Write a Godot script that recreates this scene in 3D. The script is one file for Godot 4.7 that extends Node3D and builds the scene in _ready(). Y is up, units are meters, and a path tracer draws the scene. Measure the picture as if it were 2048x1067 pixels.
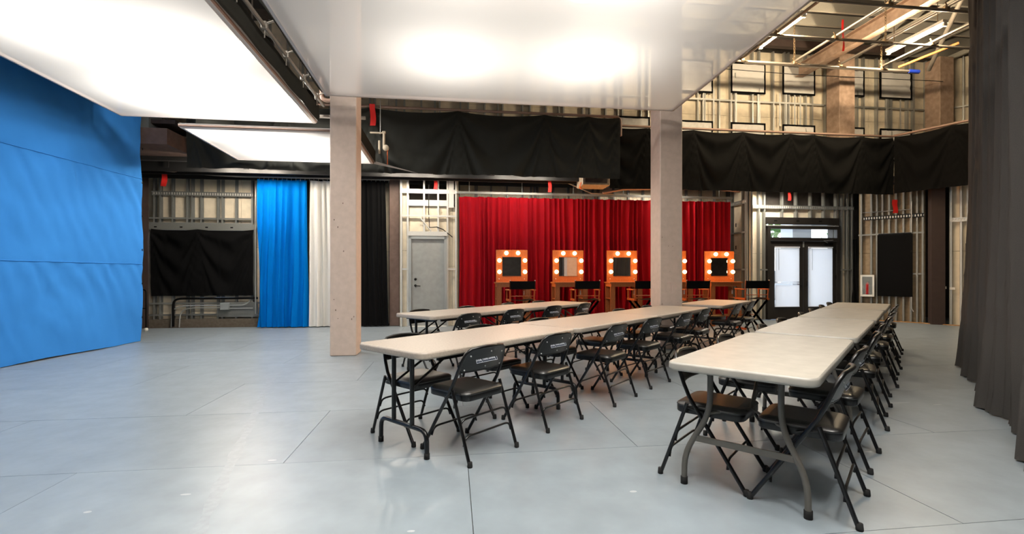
extends Node3D
# A studio hall seen from one end. Room axes: x to the right, y up, the hall runs towards -z.
# W(x, y, d) takes the distance d down the hall as a positive number.

var M := {}
var taken := {}
var mesh_cache := {}
var rng := RandomNumberGenerator.new()

func W(x: float, y: float, d: float) -> Vector3:
	return Vector3(x, y, -d)

# ---------------------------------------------------------------- mesh builder
class Shape:
	var v := PackedVector3Array()
	var n := PackedVector3Array()
	var uv := PackedVector2Array()
	var idx := PackedInt32Array()
	var xf := Transform3D.IDENTITY

	func vert(p: Vector3, nn: Vector3, t := Vector2.ZERO) -> int:
		v.append(xf * p)
		n.append((xf.basis * nn).normalized())
		uv.append(t)
		return v.size() - 1

	func tri(a: int, b: int, c: int) -> void:   # counter-clockwise seen from outside
		idx.append(a); idx.append(c); idx.append(b)

	func quad(a: Vector3, b: Vector3, c: Vector3, d: Vector3) -> void:
		var nn := (b - a).cross(c - a).normalized()
		if nn.length() < 0.5:
			nn = (c - a).cross(d - a).normalized()
		var i := vert(a, nn, Vector2(0, 1)); vert(b, nn, Vector2(1, 1)); vert(c, nn, Vector2(1, 0)); vert(d, nn, Vector2(0, 0))
		tri(i, i + 1, i + 2); tri(i, i + 2, i + 3)

	func box(c: Vector3, s: Vector3) -> void:
		var h := s / 2.0
		var p := []
		for k in 8:
			p.append(c + Vector3(h.x if k & 1 else -h.x, h.y if k & 2 else -h.y, h.z if k & 4 else -h.z))
		quad(p[4], p[5], p[7], p[6]); quad(p[1], p[0], p[2], p[3]); quad(p[5], p[1], p[3], p[7])
		quad(p[0], p[4], p[6], p[2]); quad(p[6], p[7], p[3], p[2]); quad(p[0], p[1], p[5], p[4])

	# a box from corner to corner
	func span(a: Vector3, b: Vector3) -> void:
		box((a + b) / 2.0, (b - a).abs())

	# a box with chamfered edges
	func bevel(c: Vector3, s: Vector3, r: float) -> void:
		var h := s / 2.0
		var q := func(sx, sy, sz, ax): 
			var p := Vector3(sx * (h.x - r), sy * (h.y - r), sz * (h.z - r))
			if ax == 0: p.x = sx * h.x
			elif ax == 1: p.y = sy * h.y
			else: p.z = sz * h.z
			return c + p
		for s1 in [-1, 1]:
			var f = [[q.call(s1, -1, -1, 0), q.call(s1, 1, -1, 0), q.call(s1, 1, 1, 0), q.call(s1, -1, 1, 0)],
				[q.call(-1, s1, -1, 1), q.call(-1, s1, 1, 1), q.call(1, s1, 1, 1), q.call(1, s1, -1, 1)],
				[q.call(-1, -1, s1, 2), q.call(1, -1, s1, 2), q.call(1, 1, s1, 2), q.call(-1, 1, s1, 2)]]
			for k in f:
				face(k, c)
			for s2 in [-1, 1]:
				face([q.call(s1, s2, -1, 0), q.call(s1, s2, 1, 0), q.call(s1, s2, 1, 1), q.call(s1, s2, -1, 1)], c)
				face([q.call(s1, -1, s2, 0), q.call(s1, 1, s2, 0), q.call(s1, 1, s2, 2), q.call(s1, -1, s2, 2)], c)
				face([q.call(-1, s1, s2, 1), q.call(1, s1, s2, 1), q.call(1, s1, s2, 2), q.call(-1, s1, s2, 2)], c)
				for s3 in [-1, 1]:
					face([q.call(s1, s2, s3, 0), q.call(s1, s2, s3, 1), q.call(s1, s2, s3, 2)], c)

	# a flat convex face turned to look away from c
	func face(p: Array, c: Vector3) -> void:
		var nn: Vector3 = ((p[1] - p[0]) as Vector3).cross(p[2] - p[0]).normalized()
		var mid: Vector3 = p[0]
		for k in range(1, p.size()):
			mid += p[k]
		mid /= p.size()
		var list := p.duplicate()
		if nn.dot(mid - c) < 0.0:
			list.reverse(); nn = -nn
		var i := v.size()
		for k in list:
			vert(k, nn)
		for k in range(1, list.size() - 1):
			tri(i, i + k, i + k + 1)

	# a round tube along points, caps on both ends
	func tube(pts: Array, r: float, sides := 8, closed := false, r_end := -1.0) -> void:
		var count := pts.size()
		var start := v.size()
		var up := Vector3.UP
		var d0: Vector3 = (pts[1] - pts[0]).normalized()
		if absf(d0.dot(up)) > 0.95:
			up = Vector3.RIGHT
		var side := d0.cross(up).normalized()
		for k in count:
			var d: Vector3
			if k == 0: d = pts[1] - pts[0]
			elif k == count - 1: d = pts[k] - pts[k - 1]
			else: d = (pts[k + 1] - pts[k]).normalized() + (pts[k] - pts[k - 1]).normalized()
			d = d.normalized()
			side = (side - d * side.dot(d)).normalized()
			var other := d.cross(side)
			var rr := r if r_end < 0.0 else lerpf(r, r_end, float(k) / (count - 1))
			for j in sides:
				var a := TAU * j / sides
				var o := side * cos(a) + other * sin(a)
				vert(pts[k] + o * rr, o, Vector2(float(j) / sides, k))
		for k in count - 1:
			for j in sides:
				var a := start + k * sides + j
				var b := start + k * sides + (j + 1) % sides
				tri(a, b, b + sides); tri(a, b + sides, a + sides)
		if not closed:
			for e in 2:
				var k := 0 if e == 0 else count - 1
				var nn: Vector3 = (pts[0] - pts[1]).normalized() if e == 0 else (pts[k] - pts[k - 1]).normalized()
				var m := vert(pts[k], nn)
				var ring := v.size()
				for j in sides:
					v.append(v[start + k * sides + j]); n.append((xf.basis * nn).normalized()); uv.append(Vector2.ZERO)
				for j in sides:
					if e == 0: tri(m, ring + (j + 1) % sides, ring + j)
					else: tri(m, ring + j, ring + (j + 1) % sides)

	# profile [radius, height] turned round the y axis
	func lathe(prof: Array, sides := 16, at := Vector3.ZERO) -> void:
		var start := v.size()
		for k in prof.size():
			var a: Vector2 = prof[maxi(k - 1, 0)]
			var b: Vector2 = prof[mini(k + 1, prof.size() - 1)]
			var t := (b - a).normalized()
			for j in sides + 1:
				var g := TAU * j / sides
				var nn := Vector3(cos(g) * t.y, -t.x, sin(g) * t.y)
				vert(at + Vector3(cos(g) * prof[k].x, prof[k].y, sin(g) * prof[k].x), nn, Vector2(float(j) / sides, float(k)))
		for k in prof.size() - 1:
			for j in sides:
				var a := start + k * (sides + 1) + j
				tri(a, a + sides + 1, a + sides + 2); tri(a, a + sides + 2, a + 1)

	# a sheet: f(u, v) gives points, u and v from 0 to 1
	func sheet(nu: int, nv: int, f: Callable) -> void:
		var start := v.size()
		var pts := []
		for j in nv + 1:
			for i in nu + 1:
				pts.append(f.call(float(i) / nu, float(j) / nv))
		for j in nv + 1:
			for i in nu + 1:
				var du: Vector3 = pts[j * (nu + 1) + mini(i + 1, nu)] - pts[j * (nu + 1) + maxi(i - 1, 0)]
				var dv: Vector3 = pts[mini(j + 1, nv) * (nu + 1) + i] - pts[maxi(j - 1, 0) * (nu + 1) + i]
				vert(pts[j * (nu + 1) + i], du.cross(dv).normalized(), Vector2(float(i) / nu, float(j) / nv))
		for j in nv:
			for i in nu:
				var a := start + j * (nu + 1) + i
				tri(a, a + 1, a + nu + 2); tri(a, a + nu + 2, a + nu + 1)

	# a convex outline in the x-z plane turned into a slab with rounded upper and lower edges; prof is [inset, height]
	func slab(outline: Array, prof: Array) -> void:
		var start := v.size()
		var m := outline.size()
		var nrm := []
		for k in m:
			var t: Vector2 = (outline[(k + 1) % m] - outline[(k - 1 + m) % m]).normalized()
			nrm.append(Vector2(t.y, -t.x))
		for k in prof.size():
			var a: Vector2 = prof[maxi(k - 1, 0)]
			var b: Vector2 = prof[mini(k + 1, prof.size() - 1)]
			var t := (b - a).normalized()
			for j in m:
				var o: Vector2 = outline[j] - nrm[j] * prof[k].x
				vert(Vector3(o.x, prof[k].y, o.y), Vector3(nrm[j].x * t.y, t.x, nrm[j].y * t.y))
		for k in prof.size() - 1:
			for j in m:
				var a := start + k * m + j
				var b := start + k * m + (j + 1) % m
				tri(a, a + m, b + m); tri(a, b + m, b)
		for e in 2:
			var k := 0 if e == 0 else prof.size() - 1
			var nn := Vector3.DOWN if e == 0 else Vector3.UP
			var c := vert(Vector3(0, prof[k].y, 0), nn)
			var ring := v.size()
			for j in m:
				var o: Vector2 = outline[j] - nrm[j] * prof[k].x
				vert(Vector3(o.x, prof[k].y, o.y), nn)
			for j in m:
				if e == 0: tri(c, ring + j, ring + (j + 1) % m)
				else: tri(c, ring + (j + 1) % m, ring + j)

	func done() -> ArrayMesh:
		var a := []
		a.resize(Mesh.ARRAY_MAX)
		a[Mesh.ARRAY_VERTEX] = v
		a[Mesh.ARRAY_NORMAL] = n
		a[Mesh.ARRAY_TEX_UV] = uv
		a[Mesh.ARRAY_INDEX] = idx
		var m := ArrayMesh.new()
		m.add_surface_from_arrays(Mesh.PRIMITIVE_TRIANGLES, a)
		return m

static func rounded(w: float, l: float, r: float, seg := 5) -> Array:   # outline in x-z, counter-clockwise as slab expects
	var out := []
	for c in 4:
		var cx := (w / 2 - r) * (1 if c == 0 or c == 3 else -1)
		var cz := (l / 2 - r) * (1 if c < 2 else -1)
		for k in seg + 1:
			var a := PI / 2 * c + PI / 2 * k / seg
			out.append(Vector2(cx + r * cos(a), cz + r * sin(a)))
	return out

static func arc_bend(pts: Array, r: float, seg := 4) -> Array:   # rounds the inner corners of a polyline
	var out := [pts[0]]
	for k in range(1, pts.size() - 1):
		var a: Vector3 = pts[k] + (pts[k - 1] - pts[k]).normalized() * minf(r, pts[k].distance_to(pts[k - 1]) * 0.48)
		var b: Vector3 = pts[k] + (pts[k + 1] - pts[k]).normalized() * minf(r, pts[k].distance_to(pts[k + 1]) * 0.48)
		for j in seg + 1:
			var t := float(j) / seg
			out.append(a.lerp(pts[k], t).lerp(pts[k].lerp(b, t), t))
	out.append(pts[-1])
	return out

# ---------------------------------------------------------------- nodes
func numbered(parent: Node, called: String) -> String:
	var key := [parent.get_instance_id(), called]
	var k: int = taken.get(key, 0)
	taken[key] = k + 1
	return called if k == 0 else "%s_%03d" % [called, k]

func part(called: String, mesh: Mesh, m: Material, parent: Node = self) -> MeshInstance3D:
	var o := MeshInstance3D.new()
	o.name = numbered(parent, called)
	o.mesh = mesh
	o.material_override = null
	if mesh is PrimitiveMesh: o.material_override = m
	else: o.set_surface_override_material(0, m)
	parent.add_child(o, true)
	return o

func obj(called: String, s: Shape, m: Material, parent: Node = self) -> MeshInstance3D:
	return part(called, s.done(), m, parent)

func tag(o: Node, label: String, category: String, group := "") -> Node:
	o.set_meta("label", label)
	o.set_meta("category", category)
	if group != "": o.set_meta("group", group)
	return o

func thing(called: String, label: String, category: String, at := Vector3.ZERO, turn := 0.0, group := "") -> Node3D:
	var o := Node3D.new()
	o.name = numbered(self, called)
	add_child(o, true)
	o.position = at
	o.rotation.y = turn
	tag(o, label, category, group)
	return o

func setting(called: String, at := Vector3.ZERO, turn := 0.0) -> Node3D:
	var o := Node3D.new()
	o.name = numbered(self, called)
	add_child(o, true)
	o.position = at
	o.rotation.y = turn
	o.set_meta("kind", "structure")
	return o

func struct(o: Node) -> Node:
	o.set_meta("kind", "structure")
	return o

func box_mesh(s: Vector3) -> ArrayMesh:
	var key := "b%.3f,%.3f,%.3f" % [s.x, s.y, s.z]
	if not mesh_cache.has(key):
		var b := Shape.new(); b.box(Vector3.ZERO, s)
		mesh_cache[key] = b.done()
	return mesh_cache[key]

func block(called: String, a: Vector3, b: Vector3, m: Material, parent: Node = self) -> MeshInstance3D:
	var o := part(called, box_mesh((b - a).abs()), m, parent)
	o.position = (a + b) / 2.0
	return o

func pipe(called: String, pts: Array, r: float, m: Material, parent: Node = self, sides := 8) -> MeshInstance3D:
	var s := Shape.new(); s.tube(pts, r, sides)
	return obj(called, s, m, parent)

# ---------------------------------------------------------------- materials
func noise_tex(freq: float, lo: Color, hi: Color, seed_ := 1, kind := FastNoiseLite.TYPE_SIMPLEX_SMOOTH, size := 512, oct := 4, stretch := 1.0) -> ImageTexture:
	var f := FastNoiseLite.new()
	f.seed = seed_; f.frequency = freq; f.noise_type = kind; f.fractal_octaves = oct
	var im := f.get_seamless_image(size, size)
	im.convert(Image.FORMAT_RGB8)
	if stretch > 1.0:
		im.resize(size, int(size / stretch), Image.INTERPOLATE_LANCZOS)
		im.resize(size, size, Image.INTERPOLATE_BILINEAR)
	var d := im.get_data()
	for k in range(0, d.size(), 3):
		var t := d[k] / 255.0
		d[k] = int(lerpf(lo.r, hi.r, t) * 255); d[k + 1] = int(lerpf(lo.g, hi.g, t) * 255); d[k + 2] = int(lerpf(lo.b, hi.b, t) * 255)
	return ImageTexture.create_from_image(Image.create_from_data(size, size, false, Image.FORMAT_RGB8, d))

func mat(c: Color, rough := 0.7, metal := 0.0, tex: Texture2D = null, scale := 1.0, world := true) -> StandardMaterial3D:
	var m := StandardMaterial3D.new()
	m.albedo_color = c; m.roughness = rough; m.metallic = metal
	m.cull_mode = BaseMaterial3D.CULL_DISABLED
	if tex:
		m.albedo_texture = tex
		m.uv1_triplanar = true
		m.uv1_world_triplanar = world
		m.uv1_scale = Vector3.ONE * scale
	return m

func glow(c: Color, e: float) -> StandardMaterial3D:
	var m := mat(Color(0.9, 0.9, 0.88), 0.5)
	m.emission_enabled = true; m.emission = c; m.emission_energy_multiplier = e
	return m

func weave_relief(m: StandardMaterial3D, tex: Texture2D, depth: float) -> StandardMaterial3D:
	m.heightmap_enabled = true; m.heightmap_texture = tex; m.heightmap_scale = depth
	return m

func make_materials() -> void:
	var blotch := noise_tex(0.012, Color(0.90, 0.90, 0.90), Color(1, 1, 1), 3)
	var fine := noise_tex(0.09, Color(0.86, 0.86, 0.86), Color(1, 1, 1), 5)
	var cloth := noise_tex(0.25, Color(0.78, 0.78, 0.78), Color(1, 1, 1), 7, FastNoiseLite.TYPE_SIMPLEX, 512, 2)
	var grain := noise_tex(0.05, Color(0.70, 0.60, 0.50), Color(1, 1, 1), 11, FastNoiseLite.TYPE_SIMPLEX_SMOOTH, 512, 4, 14.0)
	var stain := noise_tex(0.02, Color(0.80, 0.78, 0.76), Color(1, 1, 1), 13, FastNoiseLite.TYPE_SIMPLEX_SMOOTH, 512, 5)
	var rough_tex := noise_tex(0.06, Color(0.88, 0.88, 0.88), Color(1, 1, 1), 17)
	M.blotch = blotch; M.fine = fine
	for k in 4:
		var t := [1.0, 0.975, 1.02, 0.99]
		var c := Color(0.54, 0.585, 0.615)
		var m := mat(Color(c.r * t[k], c.g * t[k], c.b * t[k]), 0.46, 0.0, blotch, 0.45)
		m.roughness = 0.37
		m.roughness_texture = rough_tex
		m.metallic_specular = 0.55
		M["floor%d" % k] = m
	M.slab = mat(Color(0.30, 0.29, 0.28), 0.9, 0.0, stain, 0.3)
	M.residue = mat(Color(0.56, 0.60, 0.63), 0.37, 0.0, blotch, 2.0)
	M.residue.roughness_texture = rough_tex; M.residue.metallic_specular = 0.55
	M.scuff = mat(Color(0.70, 0.72, 0.73), 0.6)
	M.column = mat(Color(0.80, 0.72, 0.665), 0.75, 0.0, noise_tex(0.03, Color(0.93, 0.93, 0.92), Color(1, 1, 1), 23, FastNoiseLite.TYPE_SIMPLEX_SMOOTH, 512, 5), 0.5)
	M.brown = mat(Color(0.42, 0.335, 0.295), 0.6, 0.0, stain, 0.5)
	M.brown_dark = mat(Color(0.24, 0.185, 0.165), 0.6, 0.0, stain, 0.5)
	M.tan = mat(Color(0.76, 0.655, 0.575), 0.6, 0.0, stain, 0.5)
	M.steel = mat(Color(0.70, 0.705, 0.69), 0.40, 0.5, fine, 1.2)
	M.steel_dull = mat(Color(0.54, 0.545, 0.53), 0.45, 0.3, fine, 1.2)
	M.steel_light = mat(Color(0.80, 0.80, 0.78), 0.45, 0.35, fine, 1.2)
	M.sheath = mat(Color(0.88, 0.83, 0.735), 0.85, 0.0, blotch, 0.6)
	M.sheath_brown_shaded = mat(Color(0.60, 0.53, 0.43), 0.85, 0.0, stain, 0.8)  # brownish boards, colour darkened further for the shade in the angled bay
	M.concrete = mat(Color(0.42, 0.385, 0.34), 0.9, 0.0, stain, 1.0)
	M.shell = mat(Color(0.34, 0.32, 0.30), 0.9, 0.0, stain, 0.3)
	M.dark = mat(Color(0.06, 0.058, 0.056), 0.8)
	M.deck = mat(Color(0.26, 0.25, 0.24), 0.7, 0.0, fine, 0.7)
	M.joist = mat(Color(0.74, 0.72, 0.67), 0.55, 0.1, fine, 1.0)
	M.black_cloth = mat(Color(0.205, 0.205, 0.19), 1.0, 0.0, cloth, 2.0)
	M.black_mid = mat(Color(0.10, 0.10, 0.098), 1.0, 0.0, cloth, 2.0)
	M.black_velvet = mat(Color(0.085, 0.085, 0.087), 1.0, 0.0, cloth, 2.0)
	M.drape = mat(Color(0.31, 0.30, 0.29), 1.0, 0.0, cloth, 1.6)
	M.red = mat(Color(0.62, 0.085, 0.125), 0.95, 0.0, cloth, 2.0)
	M.red.rim_enabled = true; M.red.rim = 0.25; M.red.rim_tint = 0.9
	M.blue_curtain = mat(Color(0.015, 0.47, 0.82), 0.95, 0.0, cloth, 2.0)
	M.blue_cloth = mat(Color(0.24, 0.545, 0.86), 0.85, 0.0, cloth, 2.5)
	M.white_curtain = mat(Color(0.95, 0.935, 0.91), 0.95, 0.0, cloth, 2.0)
	M.flag = mat(Color(0.93, 0.92, 0.90), 0.95, 0.0, cloth, 2.0)
	M.silk = mat(Color(0.90, 0.89, 0.88, 0.62), 0.9)
	M.silk.transparency = BaseMaterial3D.TRANSPARENCY_ALPHA
	M.silk.backlight_enabled = true; M.silk.backlight = Color(1.0, 0.99, 0.975)
	M.silk_hem = mat(Color(0.78, 0.75, 0.72), 0.9)
	M.table_beige = mat(Color(0.685, 0.64, 0.59), 0.42, 0.0, fine, 1.0, false)
	M.table_cream = mat(Color(0.67, 0.655, 0.62), 0.40, 0.0, blotch, 0.9, false)
	M.table_under = mat(Color(0.52, 0.49, 0.46), 0.7)
	M.leg_grey = mat(Color(0.36, 0.35, 0.33), 0.45, 0.2)
	M.black_paint = mat(Color(0.04, 0.04, 0.043), 0.30, 0.0)
	M.black_paint.metallic_specular = 0.4
	M.black_paint.clearcoat_enabled = true; M.black_paint.clearcoat = 0.3; M.black_paint.clearcoat_roughness = 0.25
	M.vinyl = mat(Color(0.075, 0.073, 0.07), 0.36, 0.0, fine, 3.0, false)
	M.vinyl.metallic_specular = 0.7
	M.rubber = mat(Color(0.03, 0.03, 0.03), 0.8)
	M.plate = mat(Color(0.16, 0.20, 0.26), 0.5)
	M.print = mat(Color(0.86, 0.88, 0.92), 0.6)
	M.rivet = mat(Color(0.75, 0.75, 0.75), 0.35, 0.6)
	M.wood = mat(Color(0.66, 0.40, 0.20), 0.5, 0.0, grain, 1.5, false)
	M.wood_dark = mat(Color(0.42, 0.24, 0.12), 0.5, 0.0, grain, 1.5, false)
	M.wood_chair = mat(Color(0.72, 0.36, 0.13), 0.45, 0.0, grain, 2.0, false)
	M.mirror = mat(Color(0.90, 0.90, 0.90), 0.02, 1.0)
	M.bulb = glow(Color(1.0, 0.80, 0.52), 9.0)
	M.tube_glow = glow(Color(1.0, 0.93, 0.78), 6.0)
	M.lamp_glow = glow(Color(1.0, 0.97, 0.93), 5.0)
	M.porcelain = mat(Color(0.85, 0.84, 0.80), 0.4)
	M.white_paint = mat(Color(0.84, 0.83, 0.80), 0.5)
	M.door_grey = mat(Color(0.57, 0.58, 0.57), 0.5, 0.0, blotch, 0.8)
	M.frame_grey = mat(Color(0.54, 0.56, 0.56), 0.5)
	M.bronze = mat(Color(0.17, 0.155, 0.14), 0.5, 0.3)
	M.hardware = mat(Color(0.04, 0.04, 0.04), 0.35, 0.6)
	M.glass = mat(Color(0.9, 0.95, 0.95, 0.12), 0.02)
	M.glass.transparency = BaseMaterial3D.TRANSPARENCY_ALPHA
	M.blind = mat(Color(0.88, 0.89, 0.92), 0.6)
	M.blind.backlight_enabled = true; M.blind.backlight = Color(1.0, 0.99, 0.97)
	M.red_strap = mat(Color(0.80, 0.10, 0.07), 0.7)
	M.red_tank = mat(Color(0.62, 0.04, 0.04), 0.3)
	M.orange = mat(Color(0.80, 0.36, 0.13), 0.7)
	M.trim = mat(Color(0.62, 0.44, 0.22), 0.7)
	M.pipe = mat(Color(0.58, 0.55, 0.51), 0.45, 0.5, fine, 1.5)
	M.pipe_tan = mat(Color(0.60, 0.49, 0.43), 0.55, 0.1, fine, 1.5)
	M.chain = mat(Color(0.50, 0.42, 0.32), 0.5, 0.6)
	M.rope = mat(Color(0.66, 0.61, 0.53), 0.9)
	M.pole_wood = mat(Color(0.74, 0.52, 0.30), 0.6, 0.0, grain, 1.5)
	M.hvac = mat(Color(0.62, 0.57, 0.50), 0.6, 0.1, stain, 1.0)
	M.teal = mat(Color(0.20, 0.42, 0.42), 0.6)
	M.blue_tape = mat(Color(0.08, 0.20, 0.62), 0.6)
	M.chalk = mat(Color(0.84, 0.72, 0.70), 0.9)
	M.leaf = mat(Color(0.30, 0.46, 0.26), 0.8)
	M.leaf.backlight_enabled = true; M.leaf.backlight = Color(0.4, 0.6, 0.2)
	M.asphalt = mat(Color(0.45, 0.45, 0.45), 0.9)
	M.stucco = mat(Color(0.80, 0.80, 0.78), 0.9)
	for c in ["black_cloth", "black_mid", "black_velvet", "drape", "red", "blue_curtain", "blue_cloth", "white_curtain", "flag", "silk", "silk_hem"]:
		M[c].metallic_specular = 0.1
	M.mesh_metal = mat(Color(0.30, 0.31, 0.32), 0.5, 0.5)

# ---------------------------------------------------------------- furniture
const TILT := 0.828                                  # the table rows run at this angle to the hall
var along := Vector2(sin(TILT), cos(TILT))           # (x, d) down a row
var across := Vector2(cos(TILT), -sin(TILT))         # (x, d) towards the right-hand side of a row
var chair0: Node3D
var chair_used := false
var ordinals := ["first", "second", "third", "fourth", "fifth", "sixth", "seventh", "eighth", "ninth", "tenth"]

func lettering(text: String, size: float, m: Material, parent: Node, at: Vector3, turn := Vector3.ZERO, bold := true) -> MeshInstance3D:
	var key := "t%s%.4f" % [text, size]
	if not mesh_cache.has(key):
		var f := SystemFont.new()
		f.font_names = PackedStringArray(["Droid Sans"])
		f.font_weight = 700 if bold else 400
		var t := TextMesh.new()
		t.text = text; t.font = f; t.font_size = 32; t.pixel_size = size / 32.0; t.depth = 0.0012; t.curve_step = 2.0
		mesh_cache[key] = t
	var o := part("lettering", mesh_cache[key], m, parent)
	o.position = at; o.rotation = turn
	return o

# A folding chair that looks towards -z; its four feet stand round the origin.
func make_chair() -> Node3D:
	var t := thing("folding_chair", "black folding chair", "chair", Vector3.ZERO, 0.0, "black padded folding chairs")
	var r := 0.0125
	var back_pt := func(x: float, y: float) -> Vector3:   # the plane of the backrest, bowed to the rear in the middle
		return Vector3(x, y, 0.085 + (y - 0.52) * 0.40 + 0.035 * (1.0 - pow(x / 0.22, 2.0)))
	# the front frame: both front legs, the uprights and the bow over the backrest in one bent tube
	var half := [Vector3(0.222, 0.02, -0.235), Vector3(0.222, 0.50, 0.075), Vector3(0.216, 0.58, 0.112), Vector3(0.204, 0.668, 0.147)]
	var pts := []
	for p in half: pts.append(p)
	pts.append(Vector3(0.190, 0.715, 0.168)); pts.append(Vector3(0.155, 0.742, 0.184)); pts.append(Vector3(0.075, 0.751, 0.203)); pts.append(Vector3(0, 0.753, 0.210))
	for k in range(pts.size() - 2, -1, -1): pts.append(Vector3(-pts[k].x, pts[k].y, pts[k].z))
	pipe("front_frame", pts, r, M.black_paint, t, 8)
	# the backrest: a bowed steel pan with a rolled lower edge
	var s := Shape.new()
	var pan := func(side: float):
		return func(u: float, v: float) -> Vector3:
			var y := lerpf(0.588, 0.746, v)
			var w := 0.210 - 0.012 * v
			if v > 0.60: w -= 0.055 * pow((v - 0.60) / 0.40, 2.2)
			if v < 0.12: w -= 0.02 * pow((0.12 - v) / 0.12, 2.0)
			var p: Vector3 = back_pt.call(lerpf(-w, w, u), y)
			return p + Vector3(0, 0, side)
	s.sheet(10, 8, pan.call(0.006))
	s.sheet(10, 8, func(u: float, v: float): return pan.call(-0.006).call(1.0 - u, v))
	obj("backrest", s, M.black_paint, t)
	var rim := []
	for k in 21:
		var u := k / 20.0
		rim.append(pan.call(0.0).call(u, 0.0))
	pipe("backrest_lower_edge", rim, 0.008, M.black_paint, t, 6)
	for p in [[-0.155, 0.698], [0.155, 0.698], [-0.175, 0.602], [0.175, 0.602], [0.02, 0.716], [0.0, 0.612]]:
		var rv := Shape.new(); rv.lathe([Vector2(0.0065, 0), Vector2(0.005, 0.003), Vector2(0.0, 0.004)], 8)
		var o := obj("rivet", rv, M.rivet, t)
		o.position = back_pt.call(p[0], p[1]) + Vector3(0, 0, 0.006); o.rotation.x = PI / 2 - 0.38
	# the label on the outside of the backrest
	var lab := Node3D.new(); lab.name = numbered(t, "label"); t.add_child(lab, true)
	lab.position = back_pt.call(0.0, 0.664) + Vector3(0, 0, 0.0066); lab.rotation.x = -0.38
	var curve := func(x: float) -> float: return -0.035 * pow(x / 0.22, 2.0)
	var pl := Shape.new()
	pl.sheet(8, 1, func(u: float, v: float): var x := lerpf(-0.105, 0.105, u); return Vector3(x, lerpf(-0.019, 0.019, v), curve.call(x) + 0.0008))
	obj("label_plate", pl, M.plate, lab)
	var fr := Shape.new()
	for y in [-0.0185, 0.0185]:
		fr.sheet(8, 1, func(u: float, v: float): var x := lerpf(-0.105, 0.105, u); return Vector3(x, y + lerpf(-0.0012, 0.0012, v), curve.call(x) + 0.0016))
	for x in [-0.1045, -0.056, 0.080, 0.1045]:
		fr.sheet(1, 1, func(u: float, v: float): return Vector3(x + lerpf(-0.0012, 0.0012, u), lerpf(-0.019, 0.019, v), curve.call(x) + 0.0016))
	obj("label_border", fr, M.print, lab)
	lettering("FOX", 0.022, M.print, lab, Vector3(-0.081, 0, curve.call(-0.08) + 0.0022), Vector3(0, -0.12, 0))
	lettering("Crafts Service", 0.0185, M.print, lab, Vector3(0.012, 0, 0.0022))
	# rear frame: each rear leg, joined to the uprights above the seat
	for sx in [-1.0, 1.0]:
		pipe("rear_leg", [Vector3(sx * 0.236, 0.02, 0.245), Vector3(sx * 0.236, 0.47, 0.085)], 0.0115, M.black_paint, t, 8)
		pipe("seat_link", [Vector3(sx * 0.212, 0.415, -0.02), Vector3(sx * 0.226, 0.445, 0.095)], 0.007, M.black_paint, t, 6)
		for q in [Vector3(sx * 0.222, 0, -0.243), Vector3(sx * 0.236, 0, 0.252)]:
			var ft := Shape.new(); ft.lathe([Vector2(0, 0), Vector2(0.0165, 0), Vector2(0.0175, 0.01), Vector2(0.015, 0.036), Vector2(0.0, 0.036)], 8)
			obj("foot_cap", ft, M.rubber, t).position = q
	# bowed braces
	for b in [[0.245, 0.165, 0.236, 0.15], [0.245, 0.27, 0.236, 0.125], [-0.235, 0.165, 0.222, -0.128]]:
		var y: float = b[1]
		var z: float = b[3] + 0.0
		if b[0] > 0: z = lerpf(0.245, 0.085, (y - 0.02) / 0.45)
		else: z = lerpf(-0.235, 0.075, (y - 0.02) / 0.48)
		var w: float = b[2]
		pipe("brace", arc_bend([Vector3(-w, y - 0.045, z), Vector3(-w + 0.022, y + 0.012, z), Vector3(w - 0.022, y + 0.012, z), Vector3(w, y - 0.045, z)], 0.05), 0.0075, M.black_paint, t, 6)
	# seat: steel pan, padded vinyl on top with a soft rim
	var o1 := rounded(0.395, 0.40, 0.06, 4)
	var pn := Shape.new(); pn.slab(o1, [Vector2(0.006, 0.395), Vector2(0.0, 0.40), Vector2(0.0, 0.432), Vector2(0.004, 0.436)])
	var sp := obj("seat_pan", pn, M.black_paint, t); sp.position.z = -0.02
	var cu := Shape.new(); cu.slab(o1, [Vector2(0.002, 0.434), Vector2(-0.003, 0.440), Vector2(0.002, 0.449), Vector2(0.018, 0.458), Vector2(0.035, 0.462), Vector2(0.052, 0.464)])
	obj("seat_cushion", cu, M.vinyl, t).position.z = -0.02
	return t

func put_chair(c: Vector2, look: Vector2, label: String, group: String) -> void:
	var o: Node3D = chair0
	if chair_used:
		o = chair0.duplicate()
		o.name = numbered(self, "folding_chair")
		add_child(o, true)
	chair_used = true
	o.position = W(c.x, 0.0, c.y)
	o.rotation.y = atan2(-look.x, look.y)
	tag(o, label, "chair", group)

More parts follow.
